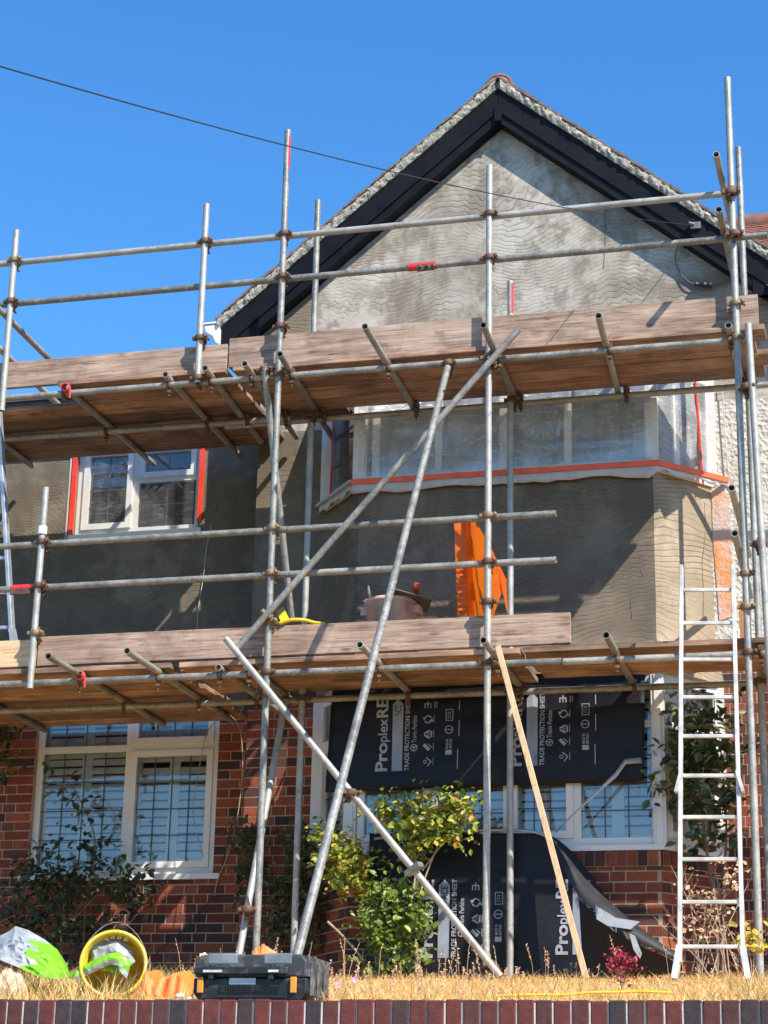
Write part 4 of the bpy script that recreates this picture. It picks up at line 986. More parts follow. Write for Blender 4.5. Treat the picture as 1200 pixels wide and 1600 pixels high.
g = MB(); zz0 = at(452, 262, YS).z; g.add([(XB+RT*math.cos(R(q))*1.04, YS+RT*math.sin(R(q))*1.04, z_) for z_ in (zz0, 8.96) for q in (-50, -30, -10, 10)], [(0,1,5,4), (1,2,6,5), (2,3,7,6)]); g.build('paint_mark', M['redpaint'], sc)
g = MB(); g.add([(XC-.01+RT*math.cos(R(q))*1.05, YI+RT*math.sin(R(q))*1.05, z_) for z_ in (7.72, 7.97) for q in (-70, -50, -30, -10)], [(0,1,5,4), (1,2,6,5), (2,3,7,6)]); g.build('paint_mark', M['redpaint'], sc)
p = at(650, 1358, -1.64); q = at(636, 1340, -1.64); g = MB()
p0 = at(636, 1366, -1.64); p1 = at(657, 1350, -1.70); g.bar(p0, p1, .05, .035); g.build('band_clamp', M['galv'], sc)
z = at(66, 830, YS).z; band('collar', (X1-.005, YS, z-.025), (X1-.005, YS, z+.035), 'white', RT+.010)

# ------------------------------------------------------------------ sheets with printing
def text_mesh(s, bold=0.0):
    cu = bpy.data.curves.new('txt', 'FONT'); cu.body = s; cu.offset = bold; cu.resolution_u = 3
    o = bpy.data.objects.new('txt', cu); col.objects.link(o); dg = bpy.context.evaluated_depsgraph_get(); dg.update()
    me = bpy.data.meshes.new_from_object(o.evaluated_get(dg)); bpy.data.objects.remove(o); bpy.data.curves.remove(cu)
    xs = [v.co.x for v in me.vertices]; ys = [v.co.y for v in me.vertices]
    V = [((v.co.x-min(xs))/(max(xs)-min(xs)), (v.co.y-min(ys))/(max(ys)-min(ys))) for v in me.vertices]
    Fc = [tuple(p.vertices) for p in me.polygons]; bpy.data.meshes.remove(me); return V, Fc
T = {}
def vtext(g, surf, s, x0, x1, z0, z1, bold=0.0, m=0):
    """text reading upward: x0..x1 is glyph height (left = top of glyph), z0..z1 the run"""
    if (s, bold) not in T: T[(s, bold)] = text_mesh(s, bold)
    V, Fc = T[(s, bold)]
    g.add([surf(x1-(x1-x0)*v, z0+(z1-z0)*u) for u, v in V], Fc, m)
def ringp(g, surf, cx, cz, r, wd, a0=0, a1=360, n=20, m=0):
    vs_ = []
    for i in range(n+1):
        a = R(a0+(a1-a0)*i/n)
        vs_ += [surf(cx+r*math.cos(a), cz+r*math.sin(a)), surf(cx+(r-wd)*math.cos(a), cz+(r-wd)*math.sin(a))]
    g.add(vs_, [(2*i, 2*i+2, 2*i+3, 2*i+1) for i in range(n)], m)
def rectp(g, surf, x0, x1, z0, z1, m=0): g.add([surf(x0, z0), surf(x1, z0), surf(x1, z1), surf(x0, z1)], [(0,1,2,3)], m)
def polyp(g, surf, pts, m=0): g.add([surf(*p) for p in pts], [tuple(range(len(pts)))], m)
def print_block(mk, surf, X, Z, s=1.0):
    """one repeat of the printed pattern; X,Z = lower left corner; run height .545 m"""
    g = mk('lettering')
    R_ = lambda x0, x1, z0, z1, m=0: rectp(mk.g, surf, X+x0*s, X+x1*s, Z+z0*s, Z+z1*s, m)
    tx = lambda t_, x0, x1, z0, z1, b=0.0, m=0: vtext(mk.g, surf, t_, X+x0*s, X+x1*s, Z+z0*s, Z+z1*s, b, m)
    tx('Pro', 0, .090, 0, .21, .028); tx('plex', .012, .108, .215, .385, .012); tx('RE', 0, .088, .395, .53, .028)
    g = mk('arrow_mark')
    # arrow band, with its word knocked out in black
    polyp(g, surf, [(X+.122*s, Z), (X+.200*s, Z), (X+.200*s, Z+.49*s), (X+.161*s, Z+.53*s), (X+.122*s, Z+.49*s)], 1)
    sf2 = lambda x, z: Vector(surf(x, z))+Vector((0, -.0015, 0))
    vtext(g, sf2, 'SURFACE', X+.138*s, X+.186*s, Z+.285*s, Z+.485*s, .012, 2)
    g = mk('lettering')
    tx('TRADE PROTECTION SHEET', .215, .250, 0, .53, .02)
    g = mk('lettering')
    tx('Travis Perkins', .268, .303, .20, .40, .012); ringp(g, surf, X+.285*s, Z+.165*s, .026*s, .006*s); R_(.270, .300, .166, .174); R_(.281, .289, .148, .170)
    # care and recycling pictograms
    g = mk('pictogram')
    cx, cz = .385, .475; [R_(cx-.03+.022*k, cx-.022+.022*k, cz-.022, cz+.006) for k in range(3)]; R_(cx-.03, cx+.02, cz+.006, cz+.014); R_(cx-.008, cx, cz+.014, cz+.03); R_(.43, .435, .45, .50); R_(.445, .45, .455, .50)
    g = mk('pictogram'); cz = .37; ringp(g, surf, X+cx*s, Z+cz*s, .030*s, .009*s, 20, 140); ringp(g, surf, X+cx*s, Z+cz*s, .030*s, .009*s, 200, 320)
    polyp(g, surf, [(X+(cx-.04)*s, Z+(cz+.018)*s), (X+(cx-.01)*s, Z+(cz+.014)*s), (X+(cx-.03)*s, Z+(cz-.008)*s)]); polyp(g, surf, [(X+(cx+.04)*s, Z+(cz-.018)*s), (X+(cx+.01)*s, Z+(cz-.014)*s), (X+(cx+.03)*s, Z+(cz+.008)*s)])
    g = mk('pictogram'); cz = .26; A = [(cx-.036, cz), (cx+.026, cz+.034), (cx+.026, cz-.034)]
    for i in range(3):
        (ax, az), (bx, bz) = A[i], A[(i+1) % 3]; dx, dz = bx-ax, bz-az; L_ = math.hypot(dx, dz); nx_, nz_ = -dz/L_*.006, dx/L_*.006
        p = [(ax+dx*.14-nx_, az+dz*.14-nz_), (ax+dx*.82-nx_, az+dz*.82-nz_), (ax+dx*.82+nx_, az+dz*.82+nz_), (ax+dx*.14+nx_, az+dz*.14+nz_)]
        polyp(g, surf, [(X+q[0]*s, Z+q[1]*s) for q in p])
    tx('RE', cx-.008, cx+.012, cz-.015, cz+.015)
    g = mk('pictogram'); cz = .165; polyp(g, surf, [(X+(cx-.035)*s, Z+(cz+.012)*s), (X+(cx-.018)*s, Z+(cz+.028)*s), (X+(cx+.022)*s, Z+(cz-.012)*s), (X+(cx+.005)*s, Z+(cz-.028)*s)])
    polyp(g, surf, [(X+(cx+.03)*s, Z+(cz-.004)*s), (X+(cx+.034)*s, Z+(cz)*s), (X+(cx+.004)*s, Z+(cz+.028)*s), (X+(cx)*s, Z+(cz+.024)*s)])
    g = mk('pictogram'); cz = .06; polyp(g, surf, [(X+(cx-.01)*s, Z+(cz+.03)*s), (X+(cx-.004)*s, Z+(cz+.034)*s), (X+(cx+.034)*s, Z+(cz)*s), (X+(cx+.028)*s, Z+(cz-.004)*s)]); polyp(g, surf, [(X+(cx+.034)*s, Z+(cz)*s), (X+(cx+.028)*s, Z+(cz+.004)*s), (X+(cx)*s, Z+(cz-.03)*s), (X+(cx+.006)*s, Z+(cz-.034)*s)]); ringp(g, surf, X+(cx-.015)*s, Z+cz*s, .014*s, .005*s)
    g = mk('small_print')
    for z0 in (.345, .235, .14, .035): mk('small_print'); R_(.427, .431, z0, z0+.055)
    # second column
    g = mk('pictogram')
    for q in ((.515, .570, .435, .440), (.515, .570, .355, .360), (.515, .520, .360, .435), (.565, .570, .360, .435)): R_(*q)
    for q in ((.530, .555, .415, .418), (.530, .555, .375, .378), (.530, .533, .378, .415), (.545, .549, .385, .41)): R_(*q)
    g = mk('pictogram')
    ringp(g, surf, X+.540*s, Z+.290*s, .031*s, .006*s); R_(.512, .568, .287, .293)
    g = mk('lettering')
    tx('MADE IN', .518, .538, .15, .22, .015); tx('BRITAIN', .545, .565, .15, .22, .015); R_(.518, .565, .105, .14)
    g = mk('small_print')
    R_(.611, .617, .43, .50); mk('small_print'); R_(.611, .617, .24, .36); mk('small_print'); R_(.605, .611, .0, .145)
def sheet_mesh(name, P00, P10, P11, P01, nu, nv, wob, seed, mat, label, cat, group=None, thick=.004, clipf=None, lim=None):
    """bilinear sheet with shallow bends; returns object and a surface function in metres"""
    def S(u, v):
        p = (P00*(1-u)+P10*u)*(1-v)+(P01*(1-u)+P11*u)*v
        return p + Vector((0, wob*noise.noise(Vector((u*3.1+seed, v*2.3, seed)))+wob*.35*noise.noise(Vector((u*9+seed, v*7, seed))), 0))
    g = MB(); vs_ = [S(i/nu*(lim(j/nv) if lim else 1.0), j/nv) for j in range(nv+1) for i in range(nu+1)]
    fs = [(j*(nu+1)+i, j*(nu+1)+i+1, (j+1)*(nu+1)+i+1, (j+1)*(nu+1)+i) for j in range(nv) for i in range(nu) if not clipf or clipf((i+.5)/nu, (j+.5)/nv)]
    g.add(vs_, fs, 0, True); o = g.build(name, M[mat]); tag(o, label, cat, group)
    md = o.modifiers.new('thickness', 'SOLIDIFY'); md.thickness = thick; md.offset = 1.0 if False else -1
    return o, S
YSH = -.555
P00, P10, P11, P01 = at(508, 1238, YSH-.03), at(1006, 1219, YSH-.01), at(1008, 1050, YSH), at(521, 1050, YSH)
up_o, S1 = sheet_mesh('protection_sheet', P00, P10, P11, P01, 60, 24, .020, 4.0, 'sheet', 'black protection sheet hung over the top of the ground-floor bay window', 'sheet', 'black protection sheets')
def surf_of(S, P00, P10, P01, P11, eps=.006):
    def f(x, z):       # x,z given in world on the sheet plane
        for _ in range(1): pass
        v = (z-(P00.z+P10.z)/2)/((P01.z+P11.z)/2-(P00.z+P10.z)/2)
        for _ in range(3):
            xl = P00.x+(P01.x-P00.x)*v; xr = P10.x+(P11.x-P10.x)*v; u = (x-xl)/(xr-xl)
            zb = P00.z+(P10.z-P00.z)*u; zt_ = P01.z+(P11.z-P01.z)*u; v = (z-zb)/(zt_-zb)
        p = S(u, v); return Vector((p.x, p.y-eps, p.z))
    return f
def place_print(parent, S, Ps, X, Z, s=1.0, clip=None):
    class MK:
        def __init__(q): q.parts = []
        def __call__(q, name): q.g = MB(); q.parts.append((name, q.g)); return q.g
    mk = MK(); print_block(mk, surf_of(S, *Ps), X, Z, s)
    for name, g in mk.parts:
        if clip:
            keep = [k for k, f in enumerate(g.f) if clip(sum((Vector(g.v[a]) for a in f), Vector())/len(f))]
            g.f = [g.f[k] for k in keep]; g.m = [g.m[k] for k in keep]; g.sm = [g.sm[k] for k in keep]
        if g.f: g.build(name, [M['print'], M['printb'], M['sheet']], None).parent = parent
Ps = (P00, P10, P01, P11)
z0 = at(600, 1206, YSH).z; x0 = at(587, 1206, YSH).x; sc1 = (at(600, 1093, YSH).z-z0)/.53
place_print(up_o, S1, Ps, x0, z0, sc1); x0 = at(797, 1200, YSH).x; place_print(up_o, S1, Ps, x0, at(820, 1198, YSH).z, sc1)
# lower sheet leaning against the bay base
YQ = -.80
Q00, Q10, Q11, Q01 = at(572, 1527, -.645), at(1010, 1527, -.645), at(1010, 1302, -.585), at(577, 1302, -.585)
def lowlim(v):
    return 1.0 if v < .02 else .635+.365*(1-v)**0.62
def lowclip(u, v):
    x = u; right = 1.0 if v < .02 else None
    # right-hand edge runs from top at u=.64 down to the right corner
    lim = .635+.365*(1-v)**0.62 if v > 0.1 else 1.0
    return u < lim and v < 1.0-.05*abs(max(0, .12-u))/.12
lo_o, S2 = sheet_mesh('protection_sheet', Q00, Q10, Q11, Q01, 110, 60, .014, 9.0, 'sheet', 'black protection sheet leaning on the brick base of the bay behind the shrub', 'sheet', 'black protection sheets', .004, None, lowlim)
Pq = (Q00, Q10, Q01, Q11)
def q_at(px, py):
    # intersect the viewing ray with the leaning sheet plane
    n = (Q10-Q00).cross(Q01-Q00); v = ray(px, py); return CAM + v*((Q00-CAM).dot(n)/v.dot(n))
a = q_at(656, 1497); b_ = q_at(656, 1375)
def inlow(p):
    v = (p.z-Q00.z)/(Q01.z-Q00.z); u = (p.x-Q00.x)/(Q10.x-Q00.x); return lowclip(u+.012, v)
place_print(lo_o, S2, Pq, a.x, a.z, (b_.z-a.z)/.53, inlow)
a = q_at(868, 1492); place_print(lo_o, S2, Pq, a.x, a.z, (b_.z-a.z-.01)/.53, inlow)
# folded-over flap: pale dusty underside curling down to the corner on the right
g = MB(); ridge = [(858, 1306, -.70), (884, 1336, -.80), (915, 1374, -.92), (955, 1412, -1.02), (1000, 1450, -1.1), (1054, 1490, -1.2)]
low = [(858, 1308, -.70), (878, 1352, -.90), (905, 1402, -1.05), (932, 1424, -1.15), (985, 1462, -1.22), (1050, 1498, -1.24)]
A_ = smooth([at(*p) for p in ridge], 4); B_ = smooth([at(*p) for p in low], 4); vs_ = []
for a, b in zip(A_, B_):
    m_ = a.lerp(b, .5)+Vector((0, -.02, .006)); vs_ += [a, m_, b]
g.add(vs_, [(3*k, 3*k+3, 3*k+4, 3*k+1) for k in range(len(A_)-1)]+[(3*k+1, 3*k+4, 3*k+5, 3*k+2) for k in range(len(A_)-1)], 0, True)
low2 = [(905, 1404, -1.02), (940, 1440, -1.12), (985, 1470, -1.18), (1050, 1500, -1.22)]; bot = [(912, 1528, -.98), (952, 1528, -1.05), (1000, 1527, -1.10), (1056, 1520, -1.2)]
A_ = smooth([at(*p) for p in low2], 4); B_ = smooth([at(*p) for p in bot], 4); vs_ = []
for a, b in zip(A_, B_): vs_ += [a, b]
g.add(vs_, [(2*k, 2*k+2, 2*k+3, 2*k+1) for k in range(len(A_)-1)], 1, True)
for _k in range(len(g.sm)): g.sm[_k] = g.m[_k] == 0
o = g.build('folded_flap', [M['under'], M['sheet']], None); o.parent = lo_o; md = o.modifiers.new('t', 'SOLIDIFY'); md.thickness = .004
g = MB(); dusty = [(930, 1414), (962, 1434), (1000, 1440), (985, 1452), (950, 1447), (932, 1436)]
g.add([at(x, y, -1.235+ (x-930)*.0002) for x, y in dusty], [(0,1,2,3,4,5)]); g.add([at(x, y, -1.27) for x, y in ((983, 1458), (992, 1462), (1003, 1490), (1000, 1498), (990, 1484))], [(0,1,2,3,4)])
o = g.build('dust_patch', M['strap'], None); o.parent = lo_o
g = MB(); g.tube(smooth([at(x, y, -.64) for x, y in ((585, 1311), (650, 1302), (760, 1297), (835, 1300), (870, 1318))], 5), .010, 6); o = g.build('sheet_hem', M['strap'], None); o.parent = lo_o
# loose strip of grey tape
g = MB(); pts = [(1001, 1188, -.60), (976, 1190, -.62), (962, 1210, -.66), (930, 1240, -.72), (900, 1268, -.75), (868, 1300, -.72)]; wd = [9, 8, 8, 5, 3, 3]
vs_ = []
for (x, y, Y), w_ in zip(pts, wd): vs_ += [at(x, y-w_/2, Y), at(x+w_*.25, y+w_/2, Y)]
g.add(vs_, [(2*k, 2*k+2, 2*k+3, 2*k+1) for k in range(len(pts)-1)], 0, True); o = g.build('tape_strip', M['strap']); tag(o, 'loose grey tape strip trailing from the corner of the upper black sheet', 'tape'); md = o.modifiers.new('t', 'SOLIDIFY'); md.thickness = .001

# ------------------------------------------------------------------ ladders
def ladder(name, base, pL0, pL1, pR0, pR1, rungs, mat, label, feet=True, prof=(.028, .062), rr=.014):
    t_ = thing(name, base, label, 'ladder')
    vdir = (pL1-pL0).normalized(); side = (pR0-pL0).normalized(); nrm = side.cross(vdir)
    for a, b in ((pL0, pL1), (pR0, pR1)): o = MB().bar(a, b, prof[1], prof[0], 0, side).build('stile', M[mat], t_); bevel(o, .003, 1)
    for f_ in rungs:
        g = MB(); a = pL0.lerp(pL1, f_); b = pR0.lerp(pR1, f_); g.bar(a, b, rr*2, rr*2); bevel(g.build('rung', M[mat], t_), .004, 1)
    if feet:
        for a, s_ in ((pL0, -1), (pR0, 1)):
            g = MB(); g.bar(a+vdir*.10, a-vdir*.10+side*(.03*s_), .065, .035, 0, side); g.build('foot', M[mat], t_)
    return t_
YLt, YLb = -1.80, -2.45
def lp(x, y):                                             # on the leaning ladder's plane
    v = ray(x, y); pt = at(1100, 887, YLt); pb = at(1105, 1515, YLb); n = (pt-pb).cross(Vector((1, 0, 0))); return CAM+v*((pt-CAM).dot(n)/v.dot(n))
L0, L1, R0, R1 = lp(1062, 1505), lp(1065, 885), lp(1161, 1505), lp(1145, 885)
zz = lambda y: (lp(1105, y).z-L0.z)/(L1.z-L0.z)
ladder('ladder', L0, L0, L1, R0, R1, [zz(y) for y in (920, 972, 1029, 1088, 1149, 1211, 1276, 1342, 1409, 1479)], 'alu', 'aluminium ladder standing on the lawn and leaning on the lower scaffold platform', True, (.024, .058), .0115)
ld = [o for o in col.objects if o.name == 'ladder'][0]
for x, y, s_ in ((1066, 1232, -1), (1153, 1232, 1)): g = MB(); p = lp(x, y); g.bar(p+Vector((0, -.02, .10)), p+Vector((.035*s_, -.03, -.03)), .06, .02, 0, Vector((1, 0, 0))); g.build('guide_bracket', M['alu'], ld)
a, b = at(20, 1003, -.95), at(-6, 560, -1.22); side = Vector((-.36, 0, 0))
ladder('ladder', a, a+side, b+side, a, b, [.05+.12*k for k in range(8)], 'alublue', 'worn blue-grey aluminium ladder between the two platforms at the left end', True)

# ------------------------------------------------------------------ batten and stake
t0, t1 = at(778, 1010, -1.70), at(916, 1530, -2.0)
o = MB().bar(t1, t0, .038, .022, 0, Vector((0, 1, 0))).build('timber_batten', M['batten']); bevel(o, .002, 1); tag(o, 'long pale sawn batten leaning from the lawn against the lower platform', 'timber batten')
a, b = at(1158, 940, -1.2), at(1162, 992, -1.2)
o = MB().bar(b+Vector((0, 0, -.08)), a, .045, .04).build('timber_offcut', M['stake']); tag(o, 'short orange-brown timber offcut upright on the deck by the right standard', 'timber offcut')

# ------------------------------------------------------------------ things on the platforms
zd = zl+.04
c = at(612, 950, -1.05); c.z = zd; TH = at(612, 941, -1.05).z-zd
t_ = thing('mortar_tub', c, 'pink plaster-caked mortar tub on the lower platform with a hawk on top', 'tub')
g = MB(); g.lathe([(.0, .0), (.150, .0), (.185, TH-.03), (.200, TH-.028), (.200, TH), (.178, TH), (.17, TH-.04), (.14, .02), (0, .02)], Matrix.Translation(c), 30)
for s_ in (-1, 1): g.box(-.03, .03, -.05, .05, TH-.10, TH-.04, 0, Matrix.Translation(c) @ Matrix.Translation((.188*s_, 0, 0)))
g.build('tub_body', M['bucketp'], t_)
g = MB(); vs_ = []
for i in range(9):
    for j in range(9):
        x, y = (i-4)*.045, (j-4)*.045; r_ = math.hypot(x, y); k_ = min(1, .172/max(r_, 1e-4)); x *= k_; y *= k_
        vs_.append((c.x+x, c.y+y, c.z+TH-.012+.03*noise.noise(Vector((i*.6, j*.6, 2)))))
g.add(vs_, [(i*9+j, i*9+j+1, (i+1)*9+j+1, (i+1)*9+j) for i in range(8) for j in range(8)], 0, True); g.build('plaster', M['plasterm'], t_)
h0 = at(655, 938, -1.08); t_ = thing('hawk', h0, 'dark plastering hawk lying across the right side of the pink tub', 'plastering hawk')
Mh = Matrix.Translation(at(640, 938, -1.1)) @ Matrix.Rotation(R(12), 4, 'Y') @ Matrix.Rotation(R(-8), 4, 'X') @ Matrix.Rotation(R(18), 4, 'Z')
g = MB(); g.box(-.15, .15, -.15, .15, -.004, .004, 0, Mh); g.build('plate', M['dirty'], t_)
g = MB(); g.lathe([(0, 0), (.018, 0), (.02, .05), (.03, .06), (.032, .10), (0, .115)], Matrix.Translation(at(652, 934, -1.12)) @ Matrix.Rotation(R(30), 4, 'X'), 14); g.build('handle', m_simple('red_grip', (.28, .05, .04), .6), t_)
Mt = Matrix.Translation(at(577, 934, -1.1)); t_ = thing('trowel', at(577, 934, -1.1), 'small plastering trowel stuck upright in the left side of the pink tub', 'trowel')
g = MB(); g.lathe([(0, 0), (.014, 0), (.012, .05), (.008, .085), (0, .095)], Mt @ Matrix.Rotation(R(-6), 4, 'Y'), 10); g.build('handle', M['dirty'], t_)
g = MB(); g.box(-.05, .05, -.01, .06, -.016, -.010, 0, Mt @ Matrix.Rotation(R(-14), 4, 'Y')); g.box(-.006, .006, -.006, .006, -.012, .01, 0, Mt); g.build('blade', M['dirty'], t_)
# orange plastic sheet hung off the guard rail and standing on the deck
g = MB()
def opt(x, y, Y): return at(x, y, Y)
colsP = [[(709, 809, -1.44), (715, 962, -1.40)], [(728, 807, -1.40), (732, 962, -1.36)], [(734, 807, -1.42), (741, 962, -1.42)], [(740, 808, -1.30), (752, 962, -1.18)], [(757, 838, -1.15), (772, 962, -1.0)], [(770, 862, -1.05), (791, 905, -.95)], [(774, 875, -1.02), (793, 960, -.95)]]
nv = 16; vs_ = []
for cI, (p, q) in enumerate(colsP):
    a, b = at(*p), at(*q)
    for j in range(nv+1): pt = a.lerp(b, j/nv); vs_.append(pt+Vector((.006*noise.noise(Vector((cI, j*.6, 0))), .014*noise.noise(Vector((cI*1.3, j*.5, 4))), 0)))
g.add(vs_, [(i*(nv+1)+j, (i+1)*(nv+1)+j, (i+1)*(nv+1)+j+1, i*(nv+1)+j+1) for i in range(len(colsP)-1) for j in range(nv)], 0, False)
o = g.build('orange_plastic_sheet', M['orange']); tag(o, 'bright orange translucent plastic sheet hanging from the rail of the lower platform', 'plastic sheet')
o2 = None
g = MB()
for k in range(9): a = at(716, 880+9*k, -1.425); g.box(a.x, a.x+.055, a.y-.002, a.y, a.z-.010, a.z+.006)
o = g.build('printed_marks', m_simple('orange_dark_print', (.55, .10, .01), .5), None); o.parent = [q for q in col.objects if q.name == 'orange_plastic_sheet'][0]
# yellow handle thing and tag
g = MB(); g.tube(smooth([at(x, y, -1.43) for x, y in ((437, 974), (455, 969), (475, 969), (492, 973), (508, 974))], 5), .017, 8, 0, .010); o = g.build('yellow_hose', M['yellow']); tag(o, 'bent length of yellow hose lying on top of the lower toe board', 'hose')
p = at(440, 958, -1.50); Mt = Matrix.Translation(p) @ Matrix.Rotation(R(-28), 4, 'Y')
t_ = thing('inspection_tag', p, 'yellow inspection tag tied to the standard above the lower platform', 'tag')
g = MB(); g.box(-.030, .030, -.003, .003, -.062, .0, 0, Mt); g.build('card', M['tagy'], t_)
g = MB(); g.box(-.031, .031, -.005, .005, .0, .034, 0, Mt); g.build('holder', M['olive'], t_)

# ------------------------------------------------------------------ overhead wire, cable with connector
end = at(1085, 352, -.16); start = at(-60, 86, -9.0); pts = []
for k in range(41):
    f_ = k/40; p = start.lerp(end, f_); p.z -= .10*4*f_*(1-f_); pts.append(p)
t_ = thing('overhead_wire', end, 'thin black telephone wire crossing the sky to a bracket on the gable', 'wire')
MB().tube(pts, .0034, 6).build('wire', M['wire'], t_)
g = MB(); e = end; g.box(e.x-.03, e.x+.05, e.y-.02, e.y+.005, e.z-.035, e.z+.02); g.tube([e+Vector((0, -.02, 0)), e+Vector((-.04, -.03, .01))], .012, 6); g.build('bracket', M['galv'], t_)
t_ = thing('loose_cable', at(1098, 446, -.05), 'grey cable looping down the right of the gable into a black connector', 'cable')
g = MB(); g.tube(smooth([at(x, y, Y) for x, y, Y in ((1066, 376, -.14), (1058, 388, -.08), (1055, 405, -.04), (1062, 425, -.04), (1076, 440, -.05), (1087, 444, -.05))], 6), .005, 6); g.tube(smooth([at(x, y, -.05) for x, y in ((1111, 446), (1122, 444), (1133, 439), (1142, 433))], 5), .006, 6); g.build('cable', M['cable'], t_)
g = MB(); a, b = at(1086, 444, -.06), at(1112, 446, -.06); ax = (b-a); L_ = ax.length
Mc = Matrix.Translation(a) @ ax.to_track_quat('Z', 'Y').to_matrix().to_4x4()
g.lathe([(0, 0), (.020, 0), (.020, .012), (.017, .014), (.017, L_*.45), (.024, L_*.47), (.024, L_*.6), (.019, L_*.62), (.019, L_*.82), (.024, L_*.84), (.024, L_), (0, L_)], Mc, 14); g.build('connector', M['plug'], t_)
# wires hanging on the brickwork
def wire_thing(name, pts, Y, r, mat, label, cat='wire'):
    o = MB().tube(smooth(pxpath(pts, Y), 6), r, 6).build(name, M[mat]); return tag(o, label, cat)
wire_thing('vine_stem', [(345, 1117), (322, 1150), (308, 1220), (302, 1270), (312, 1320), (318, 1340)], YL-.06, .0035, 'twigl', 'pale bare vine stem curving over the right side of the ground-floor window', 'vine stem')
wire_thing('vine_stem', [(358, 1115), (375, 1140), (379, 1200), (372, 1270), (358, 1330), (340, 1375), (335, 1400)], -.05, .0035, 'twigl', 'pale vine stem arching down the brick pier beside the window', 'vine stem')
wire_thing('wall_cable', [(368, 1270), (352, 1330), (338, 1390), (300, 1440), (255, 1480), (240, 1495)], YL-.08, .005, 'wire', 'black cable slanting across the brickwork down to the lawn', 'cable')
wire_thing('hanging_string', [(330, 820), (322, 860), (318, 900), (310, 950), (308, 985)], YL-.03, .0035, 'skirt', 'thin pale string hanging down the dark render right of the upper window', 'string')
wire_thing('hanging_string', [(1128, 600), (1134, 690), (1140, 745), (1152, 760)], -.05, .004, 'skirt', 'thin pale string hanging on the white roughcast at the right', 'string')

# ------------------------------------------------------------------ plants
def leaf(g, c, size, nrm, m=0):
    n = nrm.normalized(); a = n.orthogonal().normalized(); a.rotate(Matrix.Rotation(random.uniform(0, 6.28), 3, n)); b = n.cross(a)
    L_ = size*random.choice((.5, .7, .85, 1.0, 1.15, 1.35))*random.uniform(.85, 1.1); w_ = L_*.30
    p = [c-a*L_*.5, c-a*L_*.12+b*w_+n*w_*.25, c+a*L_*.18+b*w_*.85+n*w_*.22, c+a*L_*.5-n*w_*.15, c+a*L_*.18-b*w_*.85+n*w_*.22, c-a*L_*.12-b*w_+n*w_*.25]
    g.add([p[0], p[1], p[2], p[3]], [(0, 1, 2, 3)], m)
    b0 = len(g.v)-4
    g.v += [tuple(p[4]), tuple(p[5])]; g.f.append((b0, b0+3, b0+4, b0+5)); g.m.append(m); g.sm.append(False)
def foliage(g, blobs, size, m=0):
    """blobs: (centre, (rx,ry,rz), count); small sprays of leaves inside"""
    for c, r, n in blobs:
        c = Vector(c); k = 0
        while k < n:
            d = Vector((random.gauss(0, .5), random.gauss(0, .5), random.gauss(0, .5)))
            if d.length > 1.15: continue
            s = c+Vector((d.x*r[0], d.y*r[1], d.z*r[2])); q = random.randint(3, 6); dr = Vector((random.uniform(-1, 1), random.uniform(-1, .6), random.uniform(-.5, 1))).normalized()
            for j in range(q):
                leaf(g, s+dr*size*.7*j+Vector((random.uniform(-1, 1), random.uniform(-1, 1), random.uniform(-1, 1)))*size*.45, size, Vector((random.uniform(-.8, .8), random.uniform(-1.2, .2), random.uniform(.1, 1.2))), m); k += 1
def plant(name, base, label, cat, blobs, stems, leafmat, size, stemmat='twig', group=None):
    t_ = thing(name, base, label, cat, group)
    g = MB(); foliage(g, blobs, size); g.build('foliage', M[leafmat], t_)
    g = MB()
    for c, r, n in blobs:
        c = Vector(c); o_ = c-Vector((0, 0, r[2]*.9))
        for k in range(max(3, min(14, n//12))):
            e = c+Vector((random.gauss(0, .42)*r[0], random.gauss(0, .4)*r[1], random.gauss(.1, .42)*r[2])); m_ = o_.lerp(e, .5)+Vector((random.uniform(-.02, .02), 0, random.uniform(-.01, .03)))
            g.tube([o_, m_, e], .003, 4, 0, .0012)
    for pts, r in stems: g.tube(smooth([Vector(p) for p in pts], 4), r, 6, 0, r*.4)
    g.build('stem', M[stemmat], t_); return t_
def bl(x, y, Y, rx, rz, n, ry=.12):                       # blob from a photo position with pixel radii
    c = at(x, y, Y); s_ = (at(x+10, y, Y)-c).length/10; return (c, (rx*s_, ry, rz*s_), n)
def gnd(x, Y): p = at(x, 1500, Y); p.z = lawn_z(Y); return p
Yv = .15
plant('climbing_rose', gnd(150, Yv), 'dark green climbing rose in front of the left ground-floor window', 'climbing rose',
      [bl(60, 1372, Yv, 50, 40, 161), bl(120, 1392, Yv, 60, 45, 235), bl(200, 1382, Yv, 35, 40, 124), bl(150, 1322, Yv, 22, 45, 55), bl(125, 1255, Yv, 18, 35, 37), bl(100, 1222, Yv, 14, 16, 18), bl(60, 1332, Yv, 15, 14, 24), bl(190, 1357, Yv, 12, 20, 31), bl(110, 1442, Yv, 70, 40, 208), bl(30, 1422, Yv, 40, 50, 120), bl(210, 1407, Yv, 24, 14, 37), bl(140, 1484, Yv, 55, 35, 104)],
      [([gnd(130, Yv), at(135, 1400, Yv), at(150, 1320, Yv), at(120, 1240, Yv), at(92, 1212, Yv)], .008), ([gnd(100, Yv), at(90, 1420, Yv), at(60, 1350, Yv)], .008), ([gnd(170, Yv), at(190, 1420, Yv), at(205, 1350, Yv)], .007), ([gnd(115, Yv), at(60, 1440, Yv), at(10, 1390, Yv)], .006)], 'leafdark', .066)
plant('ivy', gnd(60, .3), 'dark trailing ivy hanging at the left edge above the window', 'ivy',
      [bl(6, 1150, .25, 14, 45, 160), bl(0, 1210, .25, 10, 30, 60)], [([at(-30, 1100, .3), at(0, 1130, .27), at(6, 1220, .26)], .006)], 'leafdull', .06)
